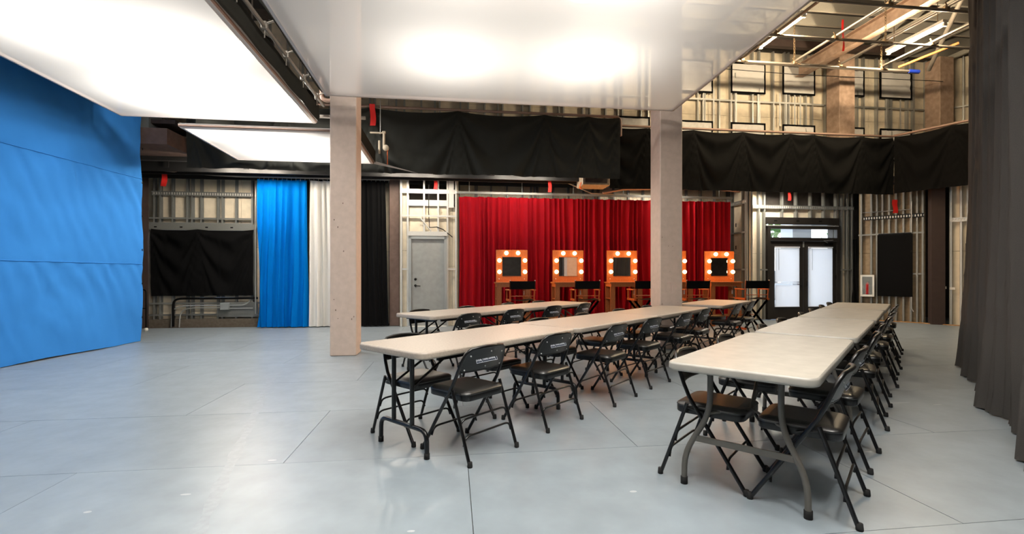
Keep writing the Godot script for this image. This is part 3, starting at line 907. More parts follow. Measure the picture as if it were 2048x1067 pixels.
func build_shell() -> void:
	# the slab, and on it the painted sheets in a staggered bond
	var fl := setting("floor")
	block("concrete_slab", W(-8.0, -0.25, -6.0), W(16.0, -0.022, 12.6), M.slab, fl)
	var sheet_w := 2.44; var sheet_l := 1.22
	for r in 15:
		var d0 := -6.24 + 1.22 * r + 0.0
		d0 = 2.08 + 1.22 * (r - 7)
		var off := 0.10 if (r % 2) == 1 else 1.33
		for k in range(-4, 6):
			var x0 := off + 2.44 * k
			var xa := maxf(x0 + 0.0018, -7.8); var xb := minf(x0 + sheet_w - 0.0018, 15.5)
			if xb - xa < 0.1: continue
			var da := d0 + 0.0018; var db := minf(d0 + sheet_l - 0.0018, 12.1)
			if db - da < 0.1: continue
			var o := part("floor_sheet", box_mesh(Vector3(snappedf(xb - xa, 0.001), 0.022, snappedf(db - da, 0.001))), M["floor%d" % rng.randi_range(0, 3)], fl)
			o.position = W((xa + xb) / 2, -0.011 - rng.randf_range(0.0, 0.0008), (da + db) / 2)
	# scuffs and paint flecks that stand out on the floor
	var mark := Shape.new()
	var scuffs := [[1.03, 2.62, 0.022, 0.012], [-1.2, 3.36, 0.03, 0.01], [-0.2, 2.35, 0.02, 0.01], [0.8, 2.1, 0.03, 0.008], [1.05, 2.12, 0.03, 0.008], [-1.9, 2.75, 0.02, 0.012], [-1.5, 2.9, 0.03, 0.01], [2.9, 3.0, 0.03, 0.01], [4.3, 4.1, 0.12, 0.012], [4.6, 4.0, 0.05, 0.01]]
	for q in scuffs:
		var ring := []
		for k in 9:
			var a := TAU * k / 9
			ring.append(W(q[0] + cos(a) * q[2], 0.0012, q[1] + sin(a) * q[3]))
		mark.face(ring, W(q[0], -0.1, q[1]))
	obj("scuff_mark", mark, M.scuff, fl).set_meta("kind", "stuff")
	# a long pale scrape running down the left of the floor
	var band := Shape.new()
	band.sheet(2, 60, func(u: float, v: float):
		var w := 0.035 + 0.008 * sin(v * 40.0) + 0.006 * sin(v * 97.0)
		return W(lerpf(-1.15, -2.15, v) + (u - 0.5) * w * 2.0, 0.0009, lerpf(2.2, 6.0, v)))
	obj("tape_residue", band, M.residue if M.has("residue") else M.scuff, fl)
	# outer walls and roof
	struct(block("wall_left", W(-8.0, -0.2, -6.0), W(-7.8, 7.9, 12.6), M.shell))
	struct(block("wall_right", W(15.6, -0.2, -6.0), W(15.8, 7.9, 12.6), M.shell))
	struct(block("wall_front", W(-8.0, -0.2, -6.2), W(15.8, 7.9, -6.0), M.shell))
	var bk := Shape.new()
	bk.span(W(-8.0, -0.2, 12.25), W(-6.95, 7.9, 12.45)); bk.span(W(-6.95, 2.26, 12.25), W(-4.95, 7.9, 12.45)); bk.span(W(-6.95, -0.2, 12.25), W(-4.95, 0.85, 12.45))
	bk.span(W(-4.95, -0.2, 12.25), W(8.55, 7.9, 12.45)); bk.span(W(8.55, 2.66, 12.25), W(10.72, 7.9, 12.45)); bk.span(W(10.72, -0.2, 12.25), W(15.8, 7.9, 12.45))
	struct(obj("wall_back", bk, M.shell))
	var ce := setting("ceiling")
	block("roof_deck", W(-8.0, 7.7, -6.2), W(15.8, 7.9, 12.6), M.deck, ce)
	for k in 24:
		var d := 5.4 + k * 0.30 * 1.0
		if k % 2 == 0:
			block("roof_joist", W(3.0, 7.42, d - 0.03), W(15.6, 7.70, d + 0.03), M.joist, ce)
	for x in [5.2, 6.5, 7.8, 11.2, 12.6, 14.0]:
		block("roof_purlin", W(x - 0.04, 7.30, 4.0), W(x + 0.04, 7.42, 12.1), M.joist, ce)
	var ib := Shape.new()
	ib.span(W(9.44, 6.70, 4.0), W(9.66, 6.725, 12.1)); ib.span(W(9.44, 7.0, 4.0), W(9.66, 7.025, 12.1)); ib.span(W(9.54, 6.7, 4.0), W(9.56, 7.025, 12.1))
	obj("roof_beam", ib, M.tan, ce)
	for d in [3.6, 5.05, 6.1, 7.3]:
		var b2 := Shape.new()
		b2.span(W(-7.8, 5.4, d - 0.12), W(3.2, 5.43, d + 0.12)); b2.span(W(-7.8, 5.75, d - 0.12), W(3.2, 5.78, d + 0.12)); b2.span(W(-7.8, 5.4, d - 0.015), W(3.2, 5.78, d + 0.015))
		obj("roof_beam", b2, M.brown, ce)

func build_back_wall() -> void:
	# left bay with the covered window
	var w := stud_wall("wall_left_bay", Vector2(-7.5, 12.1), Vector2(-4.45, 12.1), 0.18, 3.6, [0.1, 0.55, 0.68, 0.95, 1.27, 1.38, 1.58, 1.95, 2.05, 2.36, 2.72, 2.95], M.steel_dull,
		[[0.1, 2.75, 2.56], [0.1, 2.75, 2.44], [0.1, 2.95, 0.28], [0.1, 2.95, 0.55]], [[0.57, 2.74, 0.75, 2.30]])
	slotted_track(w, 0.5, 2.74, 3.14, M.steel_dull)
	block("window_header", Vector3(0.45, 2.28, -0.02), Vector3(2.80, 2.42, 0.015), M.steel_dull, w)
	for x in [0.56, 1.12, 1.68, 2.24]:
		block("header_slot", Vector3(x, 2.335, 0.015), Vector3(x + 0.06, 2.365, 0.017), M.hardware, w)
	block("window_jamb", Vector3(2.72, 0.72, -0.05), Vector3(2.80, 2.30, 0.015), M.steel_dull, w)
	block("concrete_curb", Vector3(0, -0.02, -0.15), Vector3(3.05, 0.18, 0.06), M.concrete, w)
	block("steel_plate", Vector3(1.98, 0.22, 0.006), Vector3(2.86, 0.56, 0.012), M.steel_dull, w)
	var win := setting("window_1", W(-5.85, 1.52, 12.3))
	block("window_pane", Vector3(-1.08, -0.76, -0.005), Vector3(1.08, 0.77, 0.005), M.glass, win)
	for x in [-1.07, 0.0, 1.07]:
		block("window_bar", Vector3(x - 0.02, -0.76, -0.03), Vector3(x + 0.02, 0.77, 0.03), M.bronze, win)
	# wall behind the three curtains
	stud_wall("wall_curtain_bay", Vector2(-4.45, 12.1), Vector2(-1.2, 12.1), 0.0, 3.6, even(0.1, 3.2, 0.41), M.steel_dull, [], [])
	# the door bay, standing a little forward
	var dw := stud_wall("wall_door_bay", Vector2(-1.22, 11.42), Vector2(0.12, 11.42), 0.0, 3.6, [0.02, 0.17, 0.55, 0.88, 1.10, 1.30], M.steel_light,
		[[0.02, 1.30, 2.62], [0.02, 0.20, 1.36], [1.10, 1.30, 1.36]], [[0.20, 1.08, -0.02, 2.17], [0.2, 1.3, 2.86, 3.6, true]])
	slotted_track(dw, 0.0, 1.32, 3.20, M.steel_light)
	block("cross_plate", Vector3(0.18, 2.86, -0.05), Vector3(1.10, 3.0, -0.03), M.steel_light, dw)
	block("slotted_plate", Vector3(1.13, 2.82, -0.01), Vector3(1.25, 3.6, 0.01), M.steel_light, dw)
	var br := Shape.new(); br.tube([Vector3(0.47, 2.56, 0.01), Vector3(0.72, 2.26, 0.01)], 0.016, 6)
	obj("diagonal_strut", br, M.steel_light, dw)
	pipe("cable", [Vector3(0.66, 3.6, -0.02), Vector3(0.66, 2.7, -0.02), Vector3(0.68, 2.34, 0.02), Vector3(0.85, 2.36, 0.02), Vector3(1.0, 2.30, 0.02), Vector3(1.22, 2.12, 0.02)], 0.011, M.hardware, dw, 6)
	block("bay_return", Vector3(-0.02, 0.0, -0.75), Vector3(0.0, 3.6, -0.1), M.sheath, dw)
	block("bay_return", Vector3(1.34, 0.0, -0.75), Vector3(1.36, 3.6, -0.1), M.sheath, dw)
	var d1 := setting("door_1", W(-0.58, 0, 11.42))
	block("door_frame", Vector3(-0.445, 0, -0.06), Vector3(-0.385, 2.13, 0.03), M.frame_grey, d1)
	block("door_frame", Vector3(0.385, 0, -0.06), Vector3(0.445, 2.13, 0.03), M.frame_grey, d1)
	block("door_frame", Vector3(-0.445, 2.07, -0.06), Vector3(0.445, 2.13, 0.03), M.frame_grey, d1)
	block("door_header", Vector3(-0.455, 2.145, -0.02), Vector3(0.455, 2.25, 0.03), M.steel_light, d1)
	block("door_leaf", Vector3(-0.383, 0.02, -0.06), Vector3(0.383, 2.068, -0.02), M.door_grey, d1)
	block("threshold", Vector3(-0.44, 0.0, -0.06), Vector3(0.44, 0.02, 0.05), M.white_paint, d1)
	var kn := Shape.new(); kn.lathe([Vector2(0, 0), Vector2(0.032, 0), Vector2(0.030, 0.014), Vector2(0, 0.016)], 14)
	var k1 := obj("deadbolt", kn, M.hardware, d1); k1.position = Vector3(-0.29, 1.12, -0.02); k1.rotation.x = PI / 2
	var k2 := obj("handle_rose", kn, M.hardware, d1); k2.position = Vector3(-0.29, 0.97, -0.02); k2.rotation.x = PI / 2
	pipe("door_handle", [Vector3(-0.29, 0.97, -0.01), Vector3(-0.29, 0.97, 0.035), Vector3(-0.27, 0.965, 0.04), Vector3(-0.17, 0.96, 0.04)], 0.011, M.hardware, d1, 8)
	# wall behind the red curtain
	var cw := stud_wall("wall_red_curtain_bay", Vector2(0.12, 12.1), Vector2(7.44, 12.1), 0.0, 3.6, even(0.05, 7.3, 0.406) + [0.5, 1.9, 2.0, 3.55, 5.4], M.steel_dull, [], [])
	cw.set_meta("kind", "structure")
	# the pier at the end of the red curtain, and the bay of the double door
	var pw := stud_wall("wall_pier_side", Vector2(7.44, 12.1), Vector2(7.44, 11.28), 0.0, 3.6, [0.12, 0.62, 0.78], M.steel_dull, [[0.0, 0.80, 2.32], [0.0, 0.8, 1.36]], [])
	slotted_track(pw, 0.0, 0.80, 3.10, M.steel_dull)
	for q in [2.5, 1.9]:
		block("stud_slot", Vector3(0.2, q, -0.094), Vector3(0.24, q + 0.1, -0.092), M.hardware, pw)
	var pf := stud_wall("wall_pier_front", Vector2(7.44, 11.28), Vector2(7.62, 11.28), 0.0, 3.6, [0.03, 0.15], M.steel, [], [], M.brown_dark)
	pf.set_meta("kind", "structure")
	var dd := stud_wall("wall_double_door_bay", Vector2(7.62, 11.98), Vector2(11.15, 11.98), 0.0, 3.6, [0.10, 0.22, 0.33, 0.66, 0.82, 1.35, 1.76, 2.2, 2.6, 2.98, 3.14, 3.32, 3.46], M.steel_dull,
		[[0.66, 0.94, 1.36], [3.0, 3.5, 1.36]], [[0.93, 3.02, -0.02, 2.62], [0.9, 3.05, 3.14, 3.6, true]])
	slotted_track(dd, 0.10, 3.5, 3.07, M.steel_dull)
	block("door_header", Vector3(0.84, 2.60, -0.02), Vector3(3.04, 2.79, 0.02), M.bronze, dd)
	block("header_lip", Vector3(0.86, 2.555, -0.02), Vector3(3.02, 2.575, 0.03), M.steel_light, dd)
	for x in [1.08, 1.74, 2.42]:
		block("header_slot", Vector3(x, 2.68, 0.02), Vector3(x + 0.09, 2.71, 0.022), M.hardware, dd)
	double_door()
	# the angled bay with the black panel, the brown post beyond it and the bay behind the drape
	var aw := stud_wall("wall_angled_bay", Vector2(11.0, 11.70), Vector2(11.86, 10.62), 0.0, 3.6, [0.06, 0.28, 0.40, 0.52, 0.66, 0.80, 0.95, 1.10, 1.22, 1.33], M.steel_dull, [[0.0, 1.36, 2.30], [1.05, 1.36, 1.25]], [], M.sheath_brown_shaded)
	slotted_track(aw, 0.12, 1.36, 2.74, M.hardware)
	pipe("conduit", [Vector3(1.12, 3.1, 0.03), Vector3(1.12, 0.36, 0.03), Vector3(1.16, 0.28, 0.05)], 0.013, M.steel, aw, 8)
	pipe("conduit", [Vector3(0.10, 2.90, 0.03), Vector3(1.14, 2.90, 0.03)], 0.012, M.steel_dull, aw, 8)
	var gw := stud_wall("wall_far_right_bay", Vector2(12.06, 10.22), Vector2(13.2, 8.6), 0.0, 3.6, [0.04, 0.22, 0.34, 0.55, 0.8], M.steel_light, [], [])
	slotted_track(gw, 0.02, 0.8, 2.56, M.steel_light)
	block("dark_door_leaf", Vector3(0.30, 0.0, -0.02), Vector3(1.2, 1.98, 0.01), M.brown_dark, gw)
	block("switch_box", Vector3(0.02, 0.86, 0.0), Vector3(0.12, 0.92, 0.03), M.white_paint, gw)
	struct(block("trim_1", W(11.78, -0.02, 10.24), W(12.04, 3.6, 10.52), M.brown_dark)).rotation.y = -0.6
	# the timber edge of the floor along the angled bays
	var ed := Shape.new()
	ed.tube([W(11.0, 0.008, 11.55), W(11.35, 0.008, 11.2), W(11.72, 0.008, 10.68), W(11.86, 0.008, 10.30), W(12.2, 0.008, 9.75), W(12.9, 0.008, 8.6)], 0.013, 6)
	struct(obj("baseboard_right", ed, M.trim))

func double_door() -> void:
	var t := setting("door_2", W(9.60, 0, 12.0))
	for x in [-1.04, 1.04]:
		block("door_frame", Vector3(x - 0.045, 0, -0.07), Vector3(x + 0.045, 2.58, 0.04), M.bronze, t)
	block("door_frame", Vector3(-1.0, 2.48, -0.07), Vector3(1.0, 2.58, 0.04), M.bronze, t)
	block("transom_bar", Vector3(-1.0, 2.15, -0.07), Vector3(1.0, 2.24, 0.04), M.bronze, t)
	block("transom_pane", Vector3(-1.0, 2.24, -0.02), Vector3(1.0, 2.48, -0.012), M.glass, t)
	for sx in [-1.0, 1.0]:
		var l := Node3D.new(); l.name = numbered(t, "door_leaf"); t.add_child(l, true)
		var a: float = 0.006 if sx > 0 else -0.995
		var b: float = 0.995 if sx > 0 else -0.006
		block("stile", Vector3(a, 0.01, -0.05), Vector3(a + 0.14, 2.145, 0.0), M.bronze, l)
		block("stile", Vector3(b - 0.14, 0.01, -0.05), Vector3(b, 2.145, 0.0), M.bronze, l)
		block("top_rail", Vector3(a + 0.14, 1.98, -0.05), Vector3(b - 0.14, 2.145, 0.0), M.bronze, l)
		block("bottom_rail", Vector3(a + 0.14, 0.01, -0.05), Vector3(b - 0.14, 0.34, 0.0), M.bronze, l)
		block("door_pane", Vector3(a + 0.14, 0.34, -0.034), Vector3(b - 0.14, 1.98, -0.026), M.glass, l)
		for y in [0.4, 1.1, 1.8]:
			block("hinge", Vector3((a if sx < 0 else b) - 0.014, y, 0.0), Vector3((a if sx < 0 else b) + 0.014, y + 0.11, 0.012), M.hardware, l)
		pipe("pull_handle", [Vector3(sx * 0.075, 0.92, 0.0), Vector3(sx * 0.075, 0.92, 0.05), Vector3(sx * 0.075, 1.12, 0.05), Vector3(sx * 0.075, 1.12, 0.0)], 0.012, M.hardware, l, 6)
	block("closer_box", Vector3(0.62, 2.04, 0.0), Vector3(0.86, 2.10, 0.06), M.hardware, t)
	pipe("closer_arm", [Vector3(0.70, 2.10, 0.05), Vector3(0.52, 2.15, 0.12), Vector3(0.86, 2.18, 0.05)], 0.009, M.steel, t, 6)
	block("flush_bolt", Vector3(-0.015, 1.98, 0.0), Vector3(0.02, 2.13, 0.012), M.steel, t)
	# the blinds on the panes
	for sx in [-1.0, 1.0]:
		var cx: float = sx * 0.5
		var o := thing("window_blind", "white slatted blind on the %s leaf of the double glass door" % ("left" if sx < 0 else "right"), "blind", W(9.60 + cx, 0, 11.985), 0.0, "blinds on the double glass door")
		block("head_rail", Vector3(-0.365, 1.955, 0.0), Vector3(0.365, 1.995, 0.03), M.blind, o)
		block("bottom_rail", Vector3(-0.36, 0.345, 0.004), Vector3(0.36, 0.36, 0.026), M.blind, o)
		var s := Shape.new()
		var y := 0.362
		while y < 1.955:
			var bent: bool = sx < 0 and y > 0.92 and y < 1.04
			var th := 0.25 if not bent else (1.35 if fmod(y * 100.0, 7.0) > 2.0 else 0.3)
			var up := Vector3(0, cos(th), -sin(th)) * 0.0145
			var bow := 0.012 if bent and y > 1.0 else 0.0
			var c := Vector3(0, y, 0.014)
			s.quad(c + Vector3(-0.36, bow, 0) - up, c + Vector3(0.36, -bow, 0) - up, c + Vector3(0.36, -bow, 0) + up, c + Vector3(-0.36, bow, 0) + up)
			y += 0.0235
		obj("slats", s, M.blind, o).set_meta("kind", "stuff")
		pipe("tilt_wand", [Vector3(-0.27, 1.95, 0.035), Vector3(-0.265, 1.35, 0.035)], 0.005, M.steel, o, 5)

func build_upper_level() -> void:
	var mz := setting("floor_mezzanine")
	poly_slab("mezzanine_slab", [Vector2(-7.8, 10.75), Vector2(-5.2, 10.75), Vector2(-5.2, 12.2), Vector2(-7.8, 12.2)], 3.62, 3.78, M.deck, mz)
	poly_slab("mezzanine_slab", [Vector2(-5.2, 10.28), Vector2(3.70, 10.28), Vector2(3.70, 12.2), Vector2(-5.2, 12.2)], 3.62, 3.78, M.deck, mz)
	poly_slab("mezzanine_slab", [Vector2(3.70, 10.95), Vector2(11.25, 10.95), Vector2(11.25, 12.2), Vector2(3.70, 12.2)], 3.62, 3.78, M.deck, mz)
	poly_slab("mezzanine_slab", [Vector2(11.35, 11.0), Vector2(12.95, 7.5), Vector2(15.6, 7.5), Vector2(15.6, 12.2), Vector2(11.35, 12.2)], 3.62, 3.78, M.deck, mz)
	for d in [10.36, 10.9, 11.2, 11.7]:
		block("mezzanine_joist", W(-5.2 if d < 10.8 else -7.8, 3.42, d - 0.03), W(3.68, 3.62, d + 0.03), M.dark, mz)
	for d in [11.05, 11.6]:
		block("mezzanine_joist", W(3.72, 3.42, d - 0.03), W(11.2, 3.62, d + 0.03), M.dark, mz)
	for x in [-6.0, -4.4, -2.8, -1.0, 0.9, 2.6, 4.6, 6.4, 8.2, 10.0]:
		block("mezzanine_beam", W(x - 0.05, 3.50, (10.4 if x > -5.2 else 10.85) if x < 3.6 else 11.1), W(x + 0.05, 3.62, 12.1), M.dark, mz)
	# upper back wall: studs, sheathing, bright straps
	var st := []
	var x := 0.1
	while x < 21.7:
		st.append(x)
		x += [0.20, 0.42, 0.34, 0.12, 0.52][int(st.size()) % 5]
	var uw := stud_wall("wall_upper_back", Vector2(-7.7, 12.14), Vector2(14.0, 12.14), 3.8, 7.4, st, M.steel, [[0.0, 21.6, 5.98]], [], M.sheath)
	for xx in [6.75, 7.05, 7.7, 8.35, 9.0, 9.2, 9.45, 9.62, 11.2, 12.3, 12.75]:
		block("strap_stud", Vector3(xx + 7.7 - 0.02, 5.35, 0.0), Vector3(xx + 7.7 + 0.02, 6.25, 0.008), M.steel_light, uw)
	for q in [[6.3, 7.05], [9.0, 9.95]]:
		block("strap_rail", Vector3(q[0] + 7.7, 5.965, 0.006), Vector3(q[1] + 7.7, 6.005, 0.014), M.steel_light, uw)
	var rw := stud_wall("wall_upper_right", Vector2(13.95, 12.14), Vector2(15.55, 10.3), 3.8, 7.4, [0.55, 1.25, 2.0], M.steel_light, [[0.0, 2.4, 5.98]], [])
	rw.set_meta("kind", "structure")
	# white window cloths with black borders
	var cl := [[7.57, 8.53, 6.22, 7.0, "left"], [9.10, 10.03, 6.25, 7.0, "second"], [12.11, 13.07, 6.27, 7.0, "fourth"], [10.9, 11.56, 6.29, 7.0, "third"], [5.7, 6.99, 6.18, 7.0, "partly hidden"]]
	for q in cl:
		window_cloth(q[0], q[1], q[2], q[3], "white black-edged cloth over an upper window, " + ("partly hidden by the large silk" if q[4] == "partly hidden" else ("leftmost whole one" if q[4] == "left" else q[4] + " from the left")))
	var lo := [[7.57, 8.53, "second"], [9.10, 10.03, "third"], [12.11, 13.07, "fifth"], [10.9, 11.56, "fourth"], [6.0, 6.99, "first"]]
	for q in lo:
		window_cloth(q[0], q[1], 4.5, 5.36, "white black-edged cloth low behind the balcony rail, %s from the concrete column" % q[2])
	window_cloth(4.25, 5.2, 4.5, 5.40, "white black-edged cloth just left of the right-hand concrete column's top")

func window_cloth(x0: float, x1: float, y0: float, y1: float, label: String) -> void:
	var t := thing("window_cloth", label, "cloth", W((x0 + x1) / 2, y0, 12.15), 0.0, "cloths over the upper windows")
	var w := (x1 - x0) / 2; var h := y1 - y0
	var f := FastNoiseLite.new(); f.seed = int(x0 * 100) + int(y0); f.frequency = 1.5
	var s := Shape.new()
	s.sheet(16, 14, func(u: float, v: float): return Vector3(lerpf(-w, w, u) + 0.015 * f.get_noise_2d(u, v * 2.0), h * v + 0.02 * f.get_noise_2d(u * 2.0, 9.0) * (1.0 - v), 0.02 + 0.03 * f.get_noise_2d(u * 3.0 + v * 1.5, v * 0.7)))
	obj("cloth", s, M.flag, t)
	var b := Shape.new()
	for q in [[-w - 0.022, -w + 0.006, -0.02, h], [w - 0.006, w + 0.022, -0.02, h], [-w - 0.022, w + 0.022, -0.03, 0.012], [-w - 0.022, w + 0.022, h - 0.012, h + 0.025]]:
		b.span(Vector3(q[0], q[2], 0.01), Vector3(q[1], q[3], 0.045))
	obj("border", b, M.black_velvet, t)

func build_silks() -> void:
	var big := silk(-1.81, 3.45, -3.0, 7.10, 3.80, 0.03, 0.03, "large white overhead silk between the two concrete columns", 21)
	var a := silk(-5.33, -2.30, -3.0, 8.42, 3.80, 0.015, 0.04, "white overhead silk on the left beside the blue backdrop", 22)
	# the black skirt along the right side of the left silk
	var s := Shape.new()
	s.sheet(60, 3, func(u: float, v: float): return Vector3(1.562 + 0.008 * sin(u * 70.0), 0.015 * (8.42 - lerpf(-3.0, 8.42, u)) + lerpf(0.03, 0.30, v), -(lerpf(-3.0, 8.42, u) - 8.42)))
	obj("skirt", s, M.black_cloth, a)
	var s5 := Shape.new()
	s5.sheet(60, 3, func(u: float, v: float): return Vector3(-1.565 + 0.008 * sin(u * 70.0), 0.015 * (8.42 - lerpf(-3.0, 8.42, u)) + lerpf(0.04, 1.2, v), -(lerpf(-3.0, 8.42, u) - 8.42)))
	obj("skirt", s5, M.black_cloth, a)
	var s2 := Shape.new()
	s2.sheet(30, 3, func(u: float, v: float): return Vector3(lerpf(-1.55, 1.56, u), lerpf(0.03, 0.26, v), -0.05))
	obj("skirt", s2, M.black_cloth, a)
	var s3 := Shape.new()
	s3.sheet(60, 3, func(u: float, v: float): return Vector3(-2.682 + 0.008 * sin(u * 70.0), 0.03 * (7.1 - lerpf(-3.0, 7.1, u)) + lerpf(0.04, 0.14, v), -(lerpf(-3.0, 7.1, u) - 7.1)))
	obj("skirt", s3, M.black_cloth, big)
	var c := silk(-4.20, -1.60, 7.95, 9.93, 3.48, 0.02, 0.06, "small white overhead silk in front of the three coloured curtains", 23)
	var s4 := Shape.new()
	s4.sheet(30, 3, func(u: float, v: float): return Vector3(1.345, 0.02 * (9.93 - lerpf(7.95, 9.93, u)) + lerpf(0.02, 0.26, v), -(lerpf(7.95, 9.93, u) - 9.93)))
	obj("skirt", s4, M.black_cloth, c)
	var s6 := Shape.new()
	s6.sheet(30, 3, func(u: float, v: float): return Vector3(-1.35, 0.02 * (9.93 - lerpf(8.52, 9.93, u)) + lerpf(0.02, 1.0, v), -(lerpf(8.52, 9.93, u) - 9.93)))
	obj("skirt", s6, M.black_cloth, c)
	var fl := Shape.new()
	fl.face([Vector3(1.32, 0.06, 0.0), Vector3(2.2, -0.17, 0.02), Vector3(1.32, -0.01, 0.05)], Vector3(1.6, 2.0, 0))
	obj("loose_flap", fl, M.silk_hem, c)
	# rigging in the slot between the two silks
	var pts := [W(-2.17, 4.18, 1.0), W(-2.17, 4.10, 8.4)]
	tag(pipe("rigging_pipe", pts, 0.024, M.pipe), "steel pipe running along the slot between the two big silks", "pipe")
	tag(pipe("rigging_pipe", [W(-2.3, 3.95, 8.5), W(-1.5, 3.95, 8.5)], 0.03, M.pipe), "short bright pipe left of the left concrete column's top", "pipe")
	tag(pipe("rigging_pipe", arc_bend([W(-2.15, 4.5, 8.2), W(-2.15, 4.12, 8.2), W(-1.7, 4.12, 8.2)], 0.1), 0.035, M.pipe_tan), "bent tan pipe left of the left concrete column's top", "pipe")
	for k in 6:
		var d := 4.4 + k * 0.72
		var cs := Shape.new()
		cs.bevel(Vector3.ZERO, Vector3(0.07, 0.10, 0.06), 0.012); cs.tube([Vector3(0.0, 0.02, 0.0), Vector3(0.12, 0.05, 0.03)], 0.012, 6); cs.tube([Vector3(0, -0.04, 0), Vector3(0, -0.14, 0.0)], 0.008, 6)
		var o := obj("pipe_clamp", cs, M.pipe)
		o.position = W(-2.17, 4.18 - 0.01 * (d - 1.0), d)
		tag(o, "metal clamp on the pipe between the silks, %s from the camera" % ordinals[k], "clamp", "clamps on the rigging pipe")
	for k in 3:
		var d: float = [4.5, 5.6, 6.75][k]
		var gs := Shape.new()
		for i in 12: gs.span(Vector3(-0.3 + i * 0.05, 0, -0.35), Vector3(-0.294 + i * 0.05, 0.02, 0.35))
		for i in 14: gs.span(Vector3(-0.3, 0.004, -0.35 + i * 0.05), Vector3(0.26, 0.016, -0.344 + i * 0.05))
		var o := obj("steel_grating", gs, M.mesh_metal)
		o.position = W(-1.7, 5.2, d)
		tag(o, "steel grating above the slot between the silks, %s from the camera" % ordinals[k], "grating", "gratings above the slot")
	var ho := thing("chain_hoist", "dark bag-like chain hoist in the slot near the left column", "hoist", W(-2.02, 4.14, 7.3))
	var hs := Shape.new(); hs.lathe([Vector2(0, 0), Vector2(0.07, 0.01), Vector2(0.10, 0.10), Vector2(0.09, 0.22), Vector2(0.05, 0.27), Vector2(0, 0.28)], 14)
	obj("chain_bag", hs, M.brown_dark, ho)
	pipe("lift_chain", [Vector3(0, 0.27, 0), Vector3(0, 1.28, 0)], 0.012, M.chain, ho, 6)
	pipe("lift_chain", [Vector3(-0.08, 0.15, 0), Vector3(-0.08, 1.28, 0)], 0.012, M.chain, ho, 6)

